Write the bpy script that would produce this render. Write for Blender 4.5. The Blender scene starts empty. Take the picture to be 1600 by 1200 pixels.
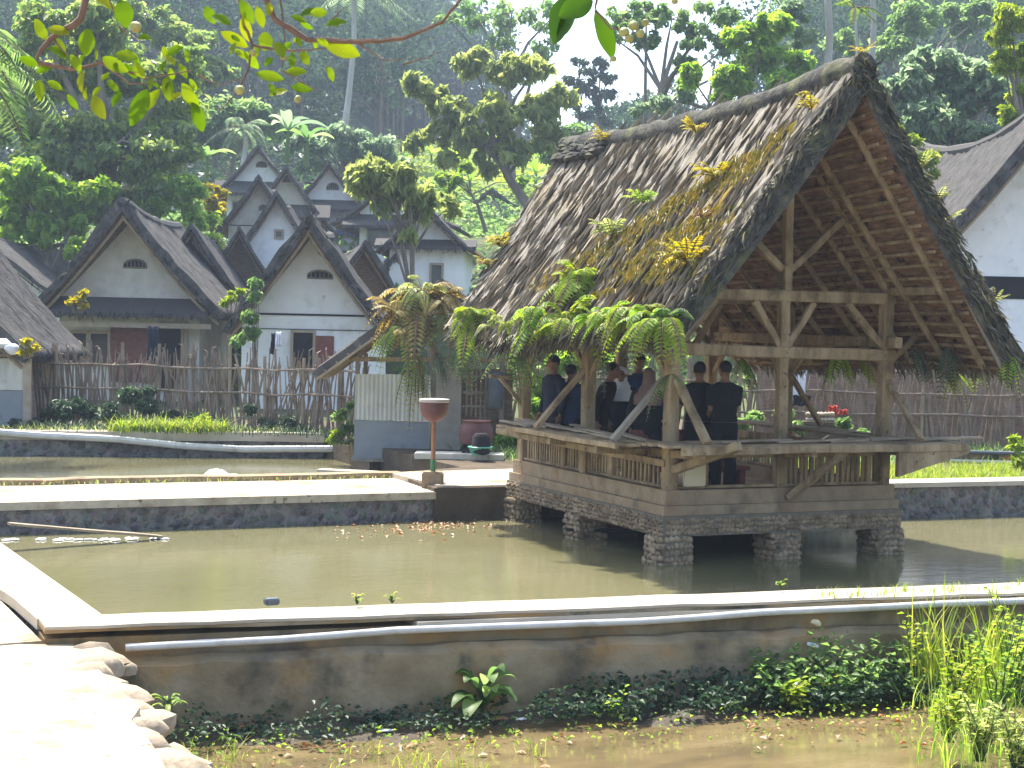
import bpy, bmesh, math, random
import numpy as np
from mathutils import Vector, Matrix
random.seed(7); RNG = np.random.default_rng(11)
C = bpy.context.scene.collection
sc = bpy.context.scene
rad = math.radians
# ------------------------------------------------------------------ camera, world, sun, exposure
FPX, HC = 2400.0, 2.6
cam = bpy.data.objects.new('camera', bpy.data.cameras.new('camera')); C.objects.link(cam)
cam.data.sensor_width = 36; cam.data.lens = 36 * FPX / 1600
cam.data.clip_start = 0.1; cam.data.clip_end = 3000
RM = Matrix.Rotation(rad(-24), 3, 'Z') @ Matrix.Rotation(rad(90 - 1.9), 3, 'X') @ Matrix.Rotation(rad(1.2), 3, 'Z')
cam.matrix_world = Matrix.Translation((0, 0, HC)) @ RM.to_4x4()
sc.camera = cam
SUN = Vector((-.07, .48, 1.0)).normalized()
w = bpy.data.worlds.new('World'); sc.world = w; w.use_nodes = True
nt = w.node_tree; sky = nt.nodes.new('ShaderNodeTexSky'); sky.sky_type = 'NISHITA'; sky.sun_disc = False
sky.sun_elevation = math.asin(SUN.z); sky.sun_rotation = math.atan2(SUN.x, SUN.y)
sky.air_density = 1.0; sky.dust_density = 3.0; sky.ozone_density = 1.0
bg = nt.nodes['Background']; bg.inputs[1].default_value = 0.15
nt.links.new(sky.outputs[0], bg.inputs[0])
sl = bpy.data.lights.new('sun', 'SUN'); sl.energy = 4.0; sl.angle = rad(.5); sl.color = (1, .95, .85)
so = bpy.data.objects.new('sun', sl); C.objects.link(so)
so.rotation_euler = SUN.to_track_quat('Z', 'Y').to_euler()
sc.view_settings.view_transform = 'Standard'; sc.view_settings.look = 'None'
sc.view_settings.exposure = 1.62; sc.view_settings.gamma = 1
sc.render.engine = 'CYCLES'
try:
    sc.cycles.max_bounces = 8; sc.cycles.transparent_max_bounces = 8; sc.cycles.use_denoising = True
    sc.cycles.volume_bounces = 0
except Exception: pass
# ------------------------------------------------------------------ placing helpers
def ray(px, py): return RM @ Vector(((px - 800) / FPX, (600 - py) / FPX, -1))
CP = Vector((0, 0, HC))
def WD(px, py, D): return CP + ray(px, py) * D
def WZ(px, py, z): d = ray(px, py); return CP + d * ((z - HC) / d.z)
def WY(px, py, y): d = ray(px, py); return CP + d * (y / d.y)
def WX(px, py, x): d = ray(px, py); return CP + d * (x / d.x)
FW = Vector((math.sin(rad(24)), math.cos(rad(24)), 0)); RT = Vector((math.cos(rad(24)), -math.sin(rad(24)), 0))
# ------------------------------------------------------------------ object helpers
def tag(o, label=None, cat=None, group=None, kind=None):
    if label: o['label'] = label
    if cat: o['category'] = cat
    if group: o['group'] = group
    if kind: o['kind'] = kind
    return o
def thing(name, label, cat, loc=(0, 0, 0), rz=0, group=None):
    o = bpy.data.objects.new(name, None); C.objects.link(o); o.location = loc; o.rotation_euler = (0, 0, rz)
    o.empty_display_size = .2
    return tag(o, label, cat, group)
def link(name, me, m, parent=None, smooth=False):
    if m: me.materials.append(m)
    if smooth: me.polygons.foreach_set('use_smooth', [True] * len(me.polygons))
    o = bpy.data.objects.new(name, me); C.objects.link(o)
    if parent:
        o.parent = parent
    return o
class MB:
    def __init__(s): s.v = []; s.f = []; s.off = Vector((0, 0, 0))
    def add(s, vs, fs):
        n = len(s.v); s.v += [tuple(Vector(v) - s.off) for v in vs]; s.f += [tuple(i + n for i in f) for f in fs]; return s
    def box(s, c, d, R=None):
        c = Vector(c); hx, hy, hz = d[0] / 2, d[1] / 2, d[2] / 2
        vs = [Vector((x * hx, y * hy, z * hz)) for x in (-1, 1) for y in (-1, 1) for z in (-1, 1)]
        if R is not None: vs = [R @ v for v in vs]
        return s.add([v + c for v in vs], [(0, 1, 3, 2), (4, 6, 7, 5), (0, 4, 5, 1), (2, 3, 7, 6), (0, 2, 6, 4), (1, 5, 7, 3)])
    def beam(s, a, b, wd, hd, up=(0, 0, 1), n=1, jit=0):
        a = Vector(a); b = Vector(b); d = (b - a).normalized(); up = Vector(up)
        if abs(d.dot(up)) > .98: up = Vector((0, 1, 0))
        sd = d.cross(up).normalized(); u = sd.cross(d)
        rings = []
        for i in range(n + 1):
            c = a.lerp(b, i / n) + (sd * random.uniform(-jit, jit) + u * random.uniform(-jit, jit) if jit else Vector((0, 0, 0)))
            k = 1 + (random.uniform(-.06, .06) if jit else 0)
            e = min(wd, hd) * .12
            W_, H_ = wd / 2 * k, hd / 2 * k
            rings.append([c + sd * x + u * z for x, z in ((-W_, -H_ + e), (-W_ + e, -H_), (W_ - e, -H_), (W_, -H_ + e), (W_, H_ - e), (W_ - e, H_), (-W_ + e, H_), (-W_, H_ - e))])
        return s.loft(rings)
    def loft(s, rings, cap=True):
        n = len(s.v); k = len(rings[0])
        for r in rings: s.v += [tuple(Vector(p) - s.off) for p in r]
        for i in range(len(rings) - 1):
            for j in range(k):
                a = n + i * k + j; b = n + i * k + (j + 1) % k
                s.f.append((a, b, b + k, a + k))
        if cap:
            s.f.append(tuple(n + j for j in reversed(range(k)))); s.f.append(tuple(n + (len(rings) - 1) * k + j for j in range(k)))
        return s
    def tube(s, pts, rs, k=8, cap=True):
        pts = [Vector(p) for p in pts]
        if not hasattr(rs, '__len__'): rs = [rs] * len(pts)
        rings = []; up = Vector((0.013, 0.021, 1))
        for i, p in enumerate(pts):
            d = (pts[min(i + 1, len(pts) - 1)] - pts[max(i - 1, 0)]).normalized()
            if abs(d.dot(up.normalized())) > .95: q = Vector((1, 0, 0))
            else: q = up
            if i == 0: a = d.cross(q).normalized()
            else:
                a = (a - d * a.dot(d)).normalized()
            b = d.cross(a)
            rings.append([p + (a * math.cos(t) + b * math.sin(t)) * rs[i] for t in [2 * math.pi * j / k for j in range(k)]])
        return s.loft(rings, cap)
    def lathe(s, c, prof, k=20):
        c = Vector(c)
        return s.loft([[c + Vector((r * math.cos(t), r * math.sin(t), z)) for t in [2 * math.pi * j / k for j in range(k)]] for r, z in prof])
    def prism(s, poly, z0, z1):
        n = len(poly)
        s.add([(p[0], p[1], z0) for p in poly] + [(p[0], p[1], z1) for p in poly],
              [tuple(reversed(range(n))), tuple(range(n, 2 * n))] + [(i, (i + 1) % n, n + (i + 1) % n, n + i) for i in range(n)])
        return s
    def build(s, name, m, parent=None, smooth=False, bevel=0):
        me = bpy.data.meshes.new(name); me.from_pydata(s.v, [], s.f)
        bm = bmesh.new(); bm.from_mesh(me); bmesh.ops.recalc_face_normals(bm, faces=bm.faces)
        if bevel: bmesh.ops.bevel(bm, geom=bm.edges[:], offset=bevel, segments=2, affect='EDGES')
        bm.to_mesh(me); bm.free()
        o = link(name, me, m, parent, smooth)
        if smooth and hasattr(me, 'set_sharp_from_angle'): me.set_sharp_from_angle(angle=rad(40))
        return o
def sub(o, n=2):
    pass
# ------------------------------------------------------------------ materials
M = {}
def mat(name, cols, rough=.8, scale=4, stretch=(1, 1, 1), bump=.3, bscale=None, bstretch=None, detail=6, spec=.3, uv=False, stops=None, dist=0.02, extra=None, trans=0, attr=None, metallic=0, vor=None):
    m = bpy.data.materials.new(name); m.use_nodes = True; t = m.node_tree; N = t.nodes; L = t.links
    p = N['Principled BSDF']; p.inputs['Roughness'].default_value = rough; p.inputs['Specular IOR Level'].default_value = spec
    p.inputs['Metallic'].default_value = metallic
    tc = N.new('ShaderNodeTexCoord'); src = tc.outputs['UV' if uv else 'Object']
    def noise(sc_, st, det):
        mp = N.new('ShaderNodeMapping'); mp.inputs['Scale'].default_value = st; L.new(src, mp.inputs[0])
        n = N.new('ShaderNodeTexNoise'); n.inputs['Scale'].default_value = sc_; n.inputs['Detail'].default_value = det; n.inputs['Roughness'].default_value = .6
        L.new(mp.outputs[0], n.inputs['Vector']); return n
    n = noise(scale, stretch, detail)
    r = N.new('ShaderNodeValToRGB'); els = r.color_ramp.elements
    k = len(cols); st = stops or [.3 + .4 * i / max(1, k - 1) for i in range(k)]
    while len(els) < k: els.new(.5)
    for i, c in enumerate(cols): els[i].position = st[i]; els[i].color = (*c, 1)
    L.new(n.outputs[0], r.inputs[0]); col = r.outputs[0]
    if attr:   # mix towards another colour by a stored value
        a = N.new('ShaderNodeAttribute'); a.attribute_name = attr[0]
        mx = N.new('ShaderNodeMix'); mx.data_type = 'RGBA'; L.new(a.outputs['Fac'], mx.inputs[0]); L.new(col, mx.inputs[6]); mx.inputs[7].default_value = (*attr[1], 1); col = mx.outputs[2]
    if extra:  # (colour, scale, lo, hi): blotches of dirt
        for (c2, s2, lo, hi) in extra:
            n2 = noise(s2, (1, 1, 1), 4); r2 = N.new('ShaderNodeMapRange'); r2.inputs[1].default_value = lo; r2.inputs[2].default_value = hi
            L.new(n2.outputs[0], r2.inputs[0]); mx = N.new('ShaderNodeMix'); mx.data_type = 'RGBA'
            L.new(r2.outputs[0], mx.inputs[0]); L.new(col, mx.inputs[6]); mx.inputs[7].default_value = (*c2, 1); col = mx.outputs[2]
    hsrc = None
    if vor:
        mp = N.new('ShaderNodeMapping'); L.new(src, mp.inputs[0]); v = N.new('ShaderNodeTexVoronoi'); v.inputs['Scale'].default_value = vor
        nn = noise(vor * 1.5, (1, 1, 1), 2); ad = N.new('ShaderNodeVectorMath'); ad.operation = 'MULTIPLY_ADD'; ad.inputs[1].default_value = (.08, .08, .08)
        L.new(nn.outputs['Color'], ad.inputs[0]); L.new(src, ad.inputs[2]); L.new(ad.outputs[0], v.inputs['Vector'])
        inv = N.new('ShaderNodeMapRange'); inv.inputs[1].default_value = 0; inv.inputs[2].default_value = .6; inv.inputs[3].default_value = 1; inv.inputs[4].default_value = 0
        L.new(v.outputs['Distance'], inv.inputs[0]); hsrc = inv.outputs[0]
        mm = N.new('ShaderNodeMix'); mm.data_type = 'RGBA'; mm.blend_type = 'MULTIPLY'; mm.inputs[0].default_value = .55
        L.new(col, mm.inputs[6]); L.new(v.outputs['Color'], mm.inputs[7]); 
        hs = N.new('ShaderNodeHueSaturation'); hs.inputs['Saturation'].default_value = .32; hs.inputs['Value'].default_value = 1.5; L.new(mm.outputs[2], hs.inputs['Color']); col = hs.outputs[0]
    L.new(col, p.inputs['Base Color'])
    if bump:
        if hsrc is None:
            nb = noise(bscale or scale * 3, bstretch or stretch, 8); hsrc = nb.outputs[0]
        b = N.new('ShaderNodeBump'); b.inputs['Strength'].default_value = bump; b.inputs['Distance'].default_value = dist
        L.new(hsrc, b.inputs['Height']); L.new(b.outputs[0], p.inputs['Normal'])
    if trans:
        tr = N.new('ShaderNodeBsdfTranslucent'); L.new(col, tr.inputs[0]); ms = N.new('ShaderNodeMixShader'); ms.inputs[0].default_value = trans
        out = N['Material Output']; L.new(p.outputs[0], ms.inputs[1]); L.new(tr.outputs[0], ms.inputs[2]); L.new(ms.outputs[0], out.inputs[0])
    M[name] = m; return m
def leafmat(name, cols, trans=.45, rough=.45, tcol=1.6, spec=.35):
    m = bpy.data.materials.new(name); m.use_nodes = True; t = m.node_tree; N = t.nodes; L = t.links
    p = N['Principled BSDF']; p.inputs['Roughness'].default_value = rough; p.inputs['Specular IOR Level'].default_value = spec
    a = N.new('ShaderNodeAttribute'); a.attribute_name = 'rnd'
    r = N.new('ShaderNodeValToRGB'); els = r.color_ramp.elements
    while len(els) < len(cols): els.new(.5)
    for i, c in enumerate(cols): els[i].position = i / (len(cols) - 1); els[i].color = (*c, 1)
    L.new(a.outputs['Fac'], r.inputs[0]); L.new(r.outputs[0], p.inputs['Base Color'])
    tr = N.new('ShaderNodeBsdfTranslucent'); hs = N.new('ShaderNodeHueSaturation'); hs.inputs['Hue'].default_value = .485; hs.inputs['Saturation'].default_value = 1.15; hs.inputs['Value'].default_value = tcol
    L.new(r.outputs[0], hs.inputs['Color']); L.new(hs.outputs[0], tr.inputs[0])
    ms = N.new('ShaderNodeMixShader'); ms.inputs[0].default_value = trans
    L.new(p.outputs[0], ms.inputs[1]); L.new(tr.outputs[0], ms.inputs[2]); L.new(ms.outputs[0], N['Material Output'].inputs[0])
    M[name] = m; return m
leafmat('leaf_fresh', [(0.088, 0.177, 0.035), (0.160, 0.283, 0.052), (0.231, 0.354, 0.071), (0.300, 0.371, 0.088)], .6, tcol=1.9)
leafmat('leaf_mid', [(0.062, 0.124, 0.044), (0.106, 0.195, 0.062), (0.160, 0.248, 0.088), (0.212, 0.300, 0.124)], .6, tcol=1.9)
leafmat('leaf_grey', [(0.088, 0.142, 0.088), (0.124, 0.195, 0.106), (0.177, 0.248, 0.142), (0.265, 0.318, 0.195)], .6, tcol=1.9, rough=.35, spec=.5)
leafmat('leaf_olive', [(0.124, 0.177, 0.052), (0.195, 0.248, 0.088), (0.265, 0.318, 0.106), (0.354, 0.389, 0.160)], .6, tcol=1.9, rough=.4)
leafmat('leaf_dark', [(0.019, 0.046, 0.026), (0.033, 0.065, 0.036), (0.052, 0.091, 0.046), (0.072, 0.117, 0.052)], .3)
leafmat('leaf_far', [(.02, .045, .035), (.035, .068, .045), (.05, .09, .05), (.08, .13, .06)], .3, rough=.7, spec=.1)
leafmat('leaf_brown', [(.22, .18, .05), (.32, .26, .08), (.40, .34, .13), (.20, .24, .05)], .45)
leafmat('leaf_yellow', [(.22, .24, .03), (.32, .31, .04), (.38, .32, .05), (.22, .26, .04)], .5)
leafmat('leaf_lime', [(0.132, 0.220, 0.033), (0.198, 0.297, 0.044), (0.264, 0.341, 0.066), (0.308, 0.330, 0.088)], .5, spec=.25)
leafmat('leaf_big', [(.02, .06, .01), (.04, .10, .012), (.06, .12, .02)], .5, spec=.3)
leafmat('leaf_glint', [(0.060, 0.108, 0.036), (0.108, 0.180, 0.060), (0.192, 0.264, 0.072), (0.324, 0.372, 0.144)], .6, tcol=1.9, rough=.28, spec=.8)
leafmat('leaf_near', [(.045, .10, .012), (.075, .14, .015), (.11, .17, .02), (.15, .18, .025)], .6, spec=.2)
leafmat('leaf_litter', [(0.300, 0.120, 0.040), (0.380, 0.200, 0.080), (0.250, 0.150, 0.080), (0.420, 0.340, 0.220)], .1)
leafmat('leaf_moss', [(.11, .12, .025), (.19, .17, .03), (.27, .21, .04), (.17, .13, .05)], .3)
mat('bark', [(.10, .08, .06), (.22, .19, .15)], .9, 3, (1, 1, .3), .5)
mat('bark_pale', [(.30, .28, .25), (.45, .43, .40)], .9, 3, (1, 1, .3), .3)
mat('twig', [(.10, .06, .045), (.18, .11, .08)], .8, 20, bump=.3)
mat('thatch', [(.18, .163, .13), (.31, .278, .225), (.42, .38, .31)], .95, 7, (6, .22, 1), 1.0, 9, (8, .3, 1), uv=True, attr=('moss', (.36, .25, .035)), extra=[((.30, .235, .13), 1.2, .52, .72), ((.07, .068, .062), .9, .60, .85)], dist=.05)
mat('thatch_dark', [(.036, .034, .033), (.080, .076, .072), (.15, .142, .134)], 1.0, 6, (4, .5, 1), 1.0, 10, (6, .6, 1), uv=True, dist=.05, extra=[((.15, .135, .13), 2.5, .6, .8)])
mat('thatch_edge', [(.025, .025, .024), (.07, .068, .06), (.15, .14, .10)], 1.0, 5, bump=1.0, bscale=18, dist=.05, extra=[((.16, .17, .07), 2.0, .55, .75)])
mat('thatch_under', [(.07, .04, .025), (.18, .105, .065), (.28, .175, .11)], .9, 5, (1, 5, 1), .8, 12, (.6, 5, 1), uv=True, extra=[((.03, .02, .015), 5, .58, .66)], dist=.03)
mat('old_wood', [(.15, .105, .057), (.28, .205, .118), (.39, .30, .185)], .9, 6, (1, 1, .3), .8, 24, (1, 1, .3), extra=[((.10, .075, .045), 2.6, .52, .75), ((.07, .055, .04), 13, .62, .72)])
mat('grey_wood', [(.16, .14, .11), (.28, .25, .20)], .9, 5, (1, 1, .25), .5, 20)
mat('bamboo', [(.20, .155, .10), (.36, .29, .20)], .65, 3, bump=.3, bscale=14)
mat('bamboo_grey', [(.14, .105, .075), (.29, .23, .175)], .85, 2.5, bump=.4, bscale=16, extra=[((.30, .26, .22), 6, .6, .8)])
mat('bamboo_weave', [(.17, .12, .085), (.30, .22, .165)], .9, 3, (1, 1, 6), .5, 20)
mat('curb', [(.21, .155, .095), (.33, .25, .16)], .95, 4, bump=.8, bscale=22, extra=[((.30, .165, .09), 1.5, .54, .7), ((.12, .095, .065), 3, .54, .75)])
mat('pebble', [(.11, .08, .05), (.25, .185, .115), (.38, .295, .195)], .85, 5, bump=.4, bscale=30, extra=[((.12, .10, .075), 2, .55, .75)])
mat('pebble_grout', [(.13, .11, .08), (.20, .17, .12)], .95, 6, bump=.6)
mat('concrete', [(.33, .285, .22), (.46, .41, .33)], .9, 1.5, bump=.35, bscale=22, extra=[((.28, .24, .18), 1.8, .56, .75), ((.22, .22, .10), 3.1, .64, .8)])
mat('wall_rough', [(.15, .11, .06), (.25, .195, .115), (.34, .275, .18)], .95, 1.6, bump=.6, bscale=16, extra=[((.34, .20, .075), 1.3, .54, .68), ((.055, .05, .04), 1.7, .52, .72), ((.07, .075, .035), 3.4, .6, .8)], dist=.03)
mat('wall_pebble', [(.10, .075, .042), (.19, .145, .088)], .9, 3, bump=1.0, vor=9, dist=.06)
mat('path_stone', [(.34, .285, .205), (.50, .43, .32)], .9, 7, bump=.6, bscale=20, extra=[((.22, .165, .10), 1.3, .52, .68), ((.15, .12, .075), 9, .62, .7)])
mat('cobble', [(.26, .205, .14), (.40, .33, .24)], .9, 5, bump=.7, bscale=14, extra=[((.16, .125, .08), 6, .55, .75)])
mat('soil', [(.06, .045, .03), (.12, .09, .06)], 1, 3, bump=.8, bscale=9, dist=.05)
mat('mud', [(.05, .04, .028), (.09, .07, .045)], .7, 5, bump=.8, bscale=12, dist=.04)
mat('ground_mat', [(.045, .065, .025), (.08, .10, .04), (.11, .12, .055)], 1, .5, bump=.8, bscale=2, dist=.2)
mat('terrace_grass', [(.13, .19, .05), (.20, .27, .07), (.27, .31, .10)], 1, .6, bump=.5, bscale=3)
mat('forest_floor', [(.02, .035, .02), (.035, .055, .028)], 1, .2, bump=.6, bscale=1, dist=.4)
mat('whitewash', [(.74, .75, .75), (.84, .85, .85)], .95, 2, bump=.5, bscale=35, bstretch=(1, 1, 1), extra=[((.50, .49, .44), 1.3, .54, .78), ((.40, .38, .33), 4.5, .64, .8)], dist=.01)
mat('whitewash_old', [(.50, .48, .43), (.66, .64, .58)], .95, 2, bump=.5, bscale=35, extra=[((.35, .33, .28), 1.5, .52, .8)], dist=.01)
mat('dark_void', [(.012, .012, .014), (.02, .02, .022)], .9, 3, bump=0)
mat('window_frame', [(.30, .24, .17), (.40, .33, .25)], .8, 6, bump=.2)
mat('blue_paint', [(.05, .13, .34), (.08, .18, .42)], .5, 4, bump=.1)
mat('glass_dark', [(.03, .035, .04), (.05, .055, .06)], .12, 2, bump=0, spec=.6)
mat('red_paint', [(.16, .055, .04), (.23, .08, .06)], .7, 5, bump=.3)
mat('brick_red', [(.12, .05, .04), (.24, .10, .075)], .9, 7, (1, 1, 2), .8)
mat('corrugated', [(.42, .41, .36), (.58, .57, .50)], .75, 4, (1, 1, .3), .2, 20, extra=[((.30, .25, .18), 2.5, .6, .8)])
mat('grey_plaster', [(.20, .22, .23), (.27, .29, .30)], .9, 2, bump=.3, bscale=20, extra=[((.14, .14, .12), 2, .58, .75)])
mat('block_grey', [(.24, .22, .19), (.34, .31, .27)], .95, 3, bump=.5, bscale=20)
mat('maroon', [(.09, .038, .036), (.145, .062, .056)], .55, 5, bump=.15)
mat('maroon_rim', [(.38, .33, .31), (.50, .45, .42)], .7, 9, bump=.2)
mat('rust_pole', [(.22, .10, .05), (.32, .16, .09)], .6, 8, bump=.2)
mat('green_paint', [(.04, .16, .06), (.06, .22, .09)], .5, 6, bump=.1)
mat('mint', [(.10, .38, .27), (.13, .44, .32)], .4, 4, bump=0)
mat('pipe', [(.44, .43, .40), (.56, .55, .52)], .5, 5, bump=.15, extra=[((.35, .32, .26), 4, .55, .75)])
mat('slate_blue', [(.07, .085, .10), (.11, .13, .15)], .5, 5, bump=.1)
mat('skin', [(.20, .105, .065), (.25, .135, .085)], .5, 8, bump=0, spec=.4)
mat('hair', [(.008, .007, .007), (.015, .013, .012)], .5, 30, bump=.3)
mat('cloth_black', [(.009, .010, .013), (.017, .018, .022)], .9, 5, bump=.4, bscale=9, dist=.02)
mat('cloth_navy', [(.009, .014, .030), (.016, .024, .048)], .9, 5, bump=.4, bscale=9, dist=.02)
mat('cloth_blue', [(.02, .04, .10), (.035, .06, .14)], .9, 5, bump=.3, bscale=9)
mat('cloth_white', [(.62, .64, .70), (.75, .77, .82)], .9, 5, bump=.4, bscale=7, dist=.03)
mat('cloth_brown', [(.15, .10, .085), (.20, .14, .12)], .9, 5, bump=.4, bscale=9, dist=.02)
mat('cloth_red', [(.25, .03, .02), (.55, .07, .04)], .8, 5, bump=.2)
mat('plastic_cream', [(.50, .43, .28), (.56, .49, .33)], .6, 3, bump=.1)
mat('froth', [(.55, .58, .60), (.8, .82, .85)], .5, 12, bump=.5)
mat('quartz_stone', [(.55, .55, .48), (.70, .70, .60)], .8, 6, bump=.4)
def watermat(name, cols, rough, bscale, bstr, sc_=.25, st=(1, 1, 1)):
    m = mat(name, cols, rough, sc_, st, bump=bstr, bscale=bscale, bstretch=(1, 2.2, 1), spec=.85, dist=.02)
    return m
watermat('pond_mat', [(.128, .120, .058), (.155, .145, .074), (.19, .175, .098)], .02, 2.2, .16)
watermat('stream_mat', [(.085, .065, .036), (.145, .108, .052), (.19, .145, .075)], .05, 3.5, .16, sc_=1.1, st=(1, 2.5, 1))
# ------------------------------------------------------------------ foliage helpers (numpy)
def nrm(a): return a / np.maximum(np.linalg.norm(a, axis=-1, keepdims=True), 1e-9)
def quads_to_mesh(name, V, F, rnd, m, parent=None, off=None):
    V = np.asarray(V, dtype=np.float64)
    if off is not None: V = V - np.array(off)
    me = bpy.data.meshes.new(name); nv = len(V); nf = len(F); k = F.shape[1]
    me.vertices.add(nv); me.vertices.foreach_set('co', V.astype(np.float32).ravel())
    me.loops.add(nf * k); me.loops.foreach_set('vertex_index', F.astype(np.int32).ravel())
    me.polygons.add(nf); me.polygons.foreach_set('loop_start', np.arange(0, nf * k, k, dtype=np.int32))
    try: me.polygons.foreach_set('loop_total', np.full(nf, k, dtype=np.int32))
    except Exception: pass
    me.update(calc_edges=True)
    at = me.attributes.new('rnd', 'FLOAT', 'FACE'); at.data.foreach_set('value', np.clip(rnd, 0, 1).astype(np.float32))
    return link(name, me, m, parent)
def leaves(name, c, size, nor, dirn, asp, m, parent=None, off=None, rnd=None, fold=.25, curl=.15):
    """one folded leaf (two quads, six corners) per centre"""
    n = len(c); d = nrm(dirn); s_ = nrm(np.cross(d, nor)); u = np.cross(s_, d); z = size[:, None]
    base = c - d * z * .5; tip = c + d * z * .5 - u * z * curl
    mid = c + u * z * .04
    Lf = mid - s_ * z * asp * .5 + u * z * fold * asp; Rg = mid + s_ * z * asp * .5 + u * z * fold * asp
    V = np.stack([base, Lf, tip, Rg], 1).reshape(-1, 3)
    i = np.arange(n)[:, None] * 4
    F = np.concatenate([i + [[0, 1, 2]], i + [[0, 2, 3]]], 0)
    if rnd is None: rnd = RNG.random(n)
    return quads_to_mesh(name, V, F, np.concatenate([rnd, rnd]), m, parent, off)
def clump_leaves(clumps, n, lsize, asp=.5, droop=.4, shell=.45, upb=.95, flat=.72):
    """clumps: (x,y,z,r); returns arrays for leaves()"""
    cl = np.array(clumps, dtype=float); wts = cl[:, 3] ** 2; wts /= wts.sum()
    idx = RNG.choice(len(cl), n, p=wts); v = nrm(RNG.normal(size=(n, 3)))
    rr = cl[idx, 3] * np.where(RNG.random(n) < .3, np.abs(RNG.normal(size=n)) * .35 + .8, shell + (1.08 - shell) * RNG.random(n) ** .6)
    c = cl[idx, :3] + v * rr[:, None] * np.array([1, 1, flat])
    nor = nrm(v + np.array([0, 0, upb]) + RNG.normal(size=(n, 3)) * .5)
    dr = v * .6 + RNG.normal(size=(n, 3)) * .6 + np.array([0, 0, -droop])
    size = lsize * RNG.uniform(.5, 1.4, n)
    cr = RNG.random(len(cl)); rnd = cr[idx] * .45 + RNG.random(n) * .55
    return c, size, nor, dr, asp, rnd
def split_clumps(cl, k, rf=.5):
    out = []
    for (x, y, z, r) in cl:
        for _ in range(k):
            v = Vector((random.gauss(0, 1), random.gauss(0, 1), random.gauss(0, 1))).normalized() * r * random.uniform(.45, .85)
            q = r * rf * random.uniform(.6, 1.15); out.append((x + v.x, y + v.y, z + v.z * .75, q))
    return out
def P2W(cl, D):
    """(px,py,r_px[,dD]) discs in the photo -> real spheres at distance D"""
    out = []
    for c in cl:
        d = D + (c[3] if len(c) > 3 else random.uniform(-.6, .6) * c[2] / FPX * D); p = WD(c[0], c[1], d); out.append((p.x, p.y, p.z, c[2] / FPX * d))
    return out
def tree(name, label, cl, D, n, lsize, m, base, trunk_r=.18, gz=None, sub_k=5, asp=.5, droop=.4, bark='bark', cat='tree', lean=None, shell=.3, group=None, rf=.55, limb_every=1):
    big = P2W(cl, D); b = WD(base[0], base[1], D); 
    if gz is not None: b = Vector((b.x, b.y, gz))
    t = thing(name, label, cat, b, group=group)
    small = split_clumps(big, sub_k, rf)
    c, s, no, dr, a, rnd = clump_leaves(small, n, lsize, asp, droop, shell)
    leaves('crown', c, s, no, dr, a, M[m], t, off=b, rnd=rnd)
    mb = MB(); mb.off = b
    cx = sum(q[0] for q in big) / len(big); cy = sum(q[1] for q in big) / len(big); zlo = min(q[2] - q[3] for q in big); zhi = max(q[2] for q in big)
    top = Vector((cx, cy, zlo + (zhi - zlo) * .55)); h = top.z - b.z
    pts = [b - Vector((0, 0, .3))] + [b.lerp(top, k) + Vector((random.uniform(-.04, .04), random.uniform(-.04, .04), 0)) * h for k in (.25, .5, .75)] + [top]
    mb.tube(pts, [trunk_r * 1.25, trunk_r, trunk_r * .8, trunk_r * .6, trunk_r * .35], 8)
    for q in big[::limb_every]:
        st = pts[random.choice((2, 3, 3))]; e = Vector(q[:3]); mid = st.lerp(e, .5) + Vector((0, 0, (e - st).length * .12))
        mb.tube([st, mid, e], [trunk_r * .45, trunk_r * .3, trunk_r * .1], 6)
    for q in small[::3]:
        qq = min(big, key=lambda g: (Vector(g[:3]) - Vector(q[:3])).length)
        mb.tube([qq[:3], q[:3]], [trunk_r * .14, trunk_r * .05], 4)
    mb.build('trunk', M[bark], t, smooth=True)
    return t
def bush(name, label, cl, D, n, lsize, m, gz, asp=.5, droop=.2, sub_k=3, cat='bush', group=None, shell=.2, stems=True):
    big = P2W(cl, D); c0 = big[0]; b = Vector((c0[0], c0[1], gz)); t = thing(name, label, cat, b, group=group)
    small = split_clumps(big, sub_k, .6); c, s, no, dr, a, rnd = clump_leaves(small, n, lsize, asp, droop, shell)
    k = c[:, 2] > gz - .02
    leaves('foliage', c[k], s[k], no[k], dr[k], a, M[m], t, off=b, rnd=rnd[k])
    mb = MB(); mb.off = b
    for q in small[::2]:
        e = Vector(q[:3]); st = Vector((b.x * .5 + e.x * .5, b.y * .5 + e.y * .5, gz - .03)); mb.tube([st, st.lerp(e, .5) + Vector((.02, .01, .03)), e], [.02, .014, .006], 5)
    mb.build('stems', M['bark'], t); return t
def blades(name, roots, h, wd, m, parent=None, off=None, lean=.35, seg=3, dirs=None, hvar=.4):
    """grass blades, each a bent tapering strip"""
    n = len(roots); roots = np.asarray(roots, float); ang = RNG.random(n) * 2 * math.pi
    out = np.stack([np.cos(ang), np.sin(ang), np.zeros(n)], 1) if dirs is None else nrm(np.asarray(dirs, float))
    side = np.stack([-out[:, 1], out[:, 0], np.zeros(n)], 1); side = nrm(side + 1e-6)
    H = h * RNG.uniform(1 - hvar, 1 + hvar, n); ln = lean * RNG.uniform(.3, 1.6, n); V = []
    for k in range(seg + 1):
        f = k / seg; p = roots + np.array([0, 0, 1]) * (H * f * (1 - .35 * ln * f))[:, None] + out * (H * ln * f * f)[:, None]
        ww = wd * (1 - f) ** .7 * .5 if k < seg else wd * .02
        V += [p - side * ww, p + side * ww]
    V = np.stack(V, 1).reshape(-1, 3); st = 2 * (seg + 1); i = np.arange(n)[:, None] * st
    F = np.concatenate([i + [[2 * k, 2 * k + 1, 2 * k + 3, 2 * k + 2]] for k in range(seg)], 0)
    rnd = RNG.random(n); return quads_to_mesh(name, V, F, np.tile(rnd, seg), m, parent, off)
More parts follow.
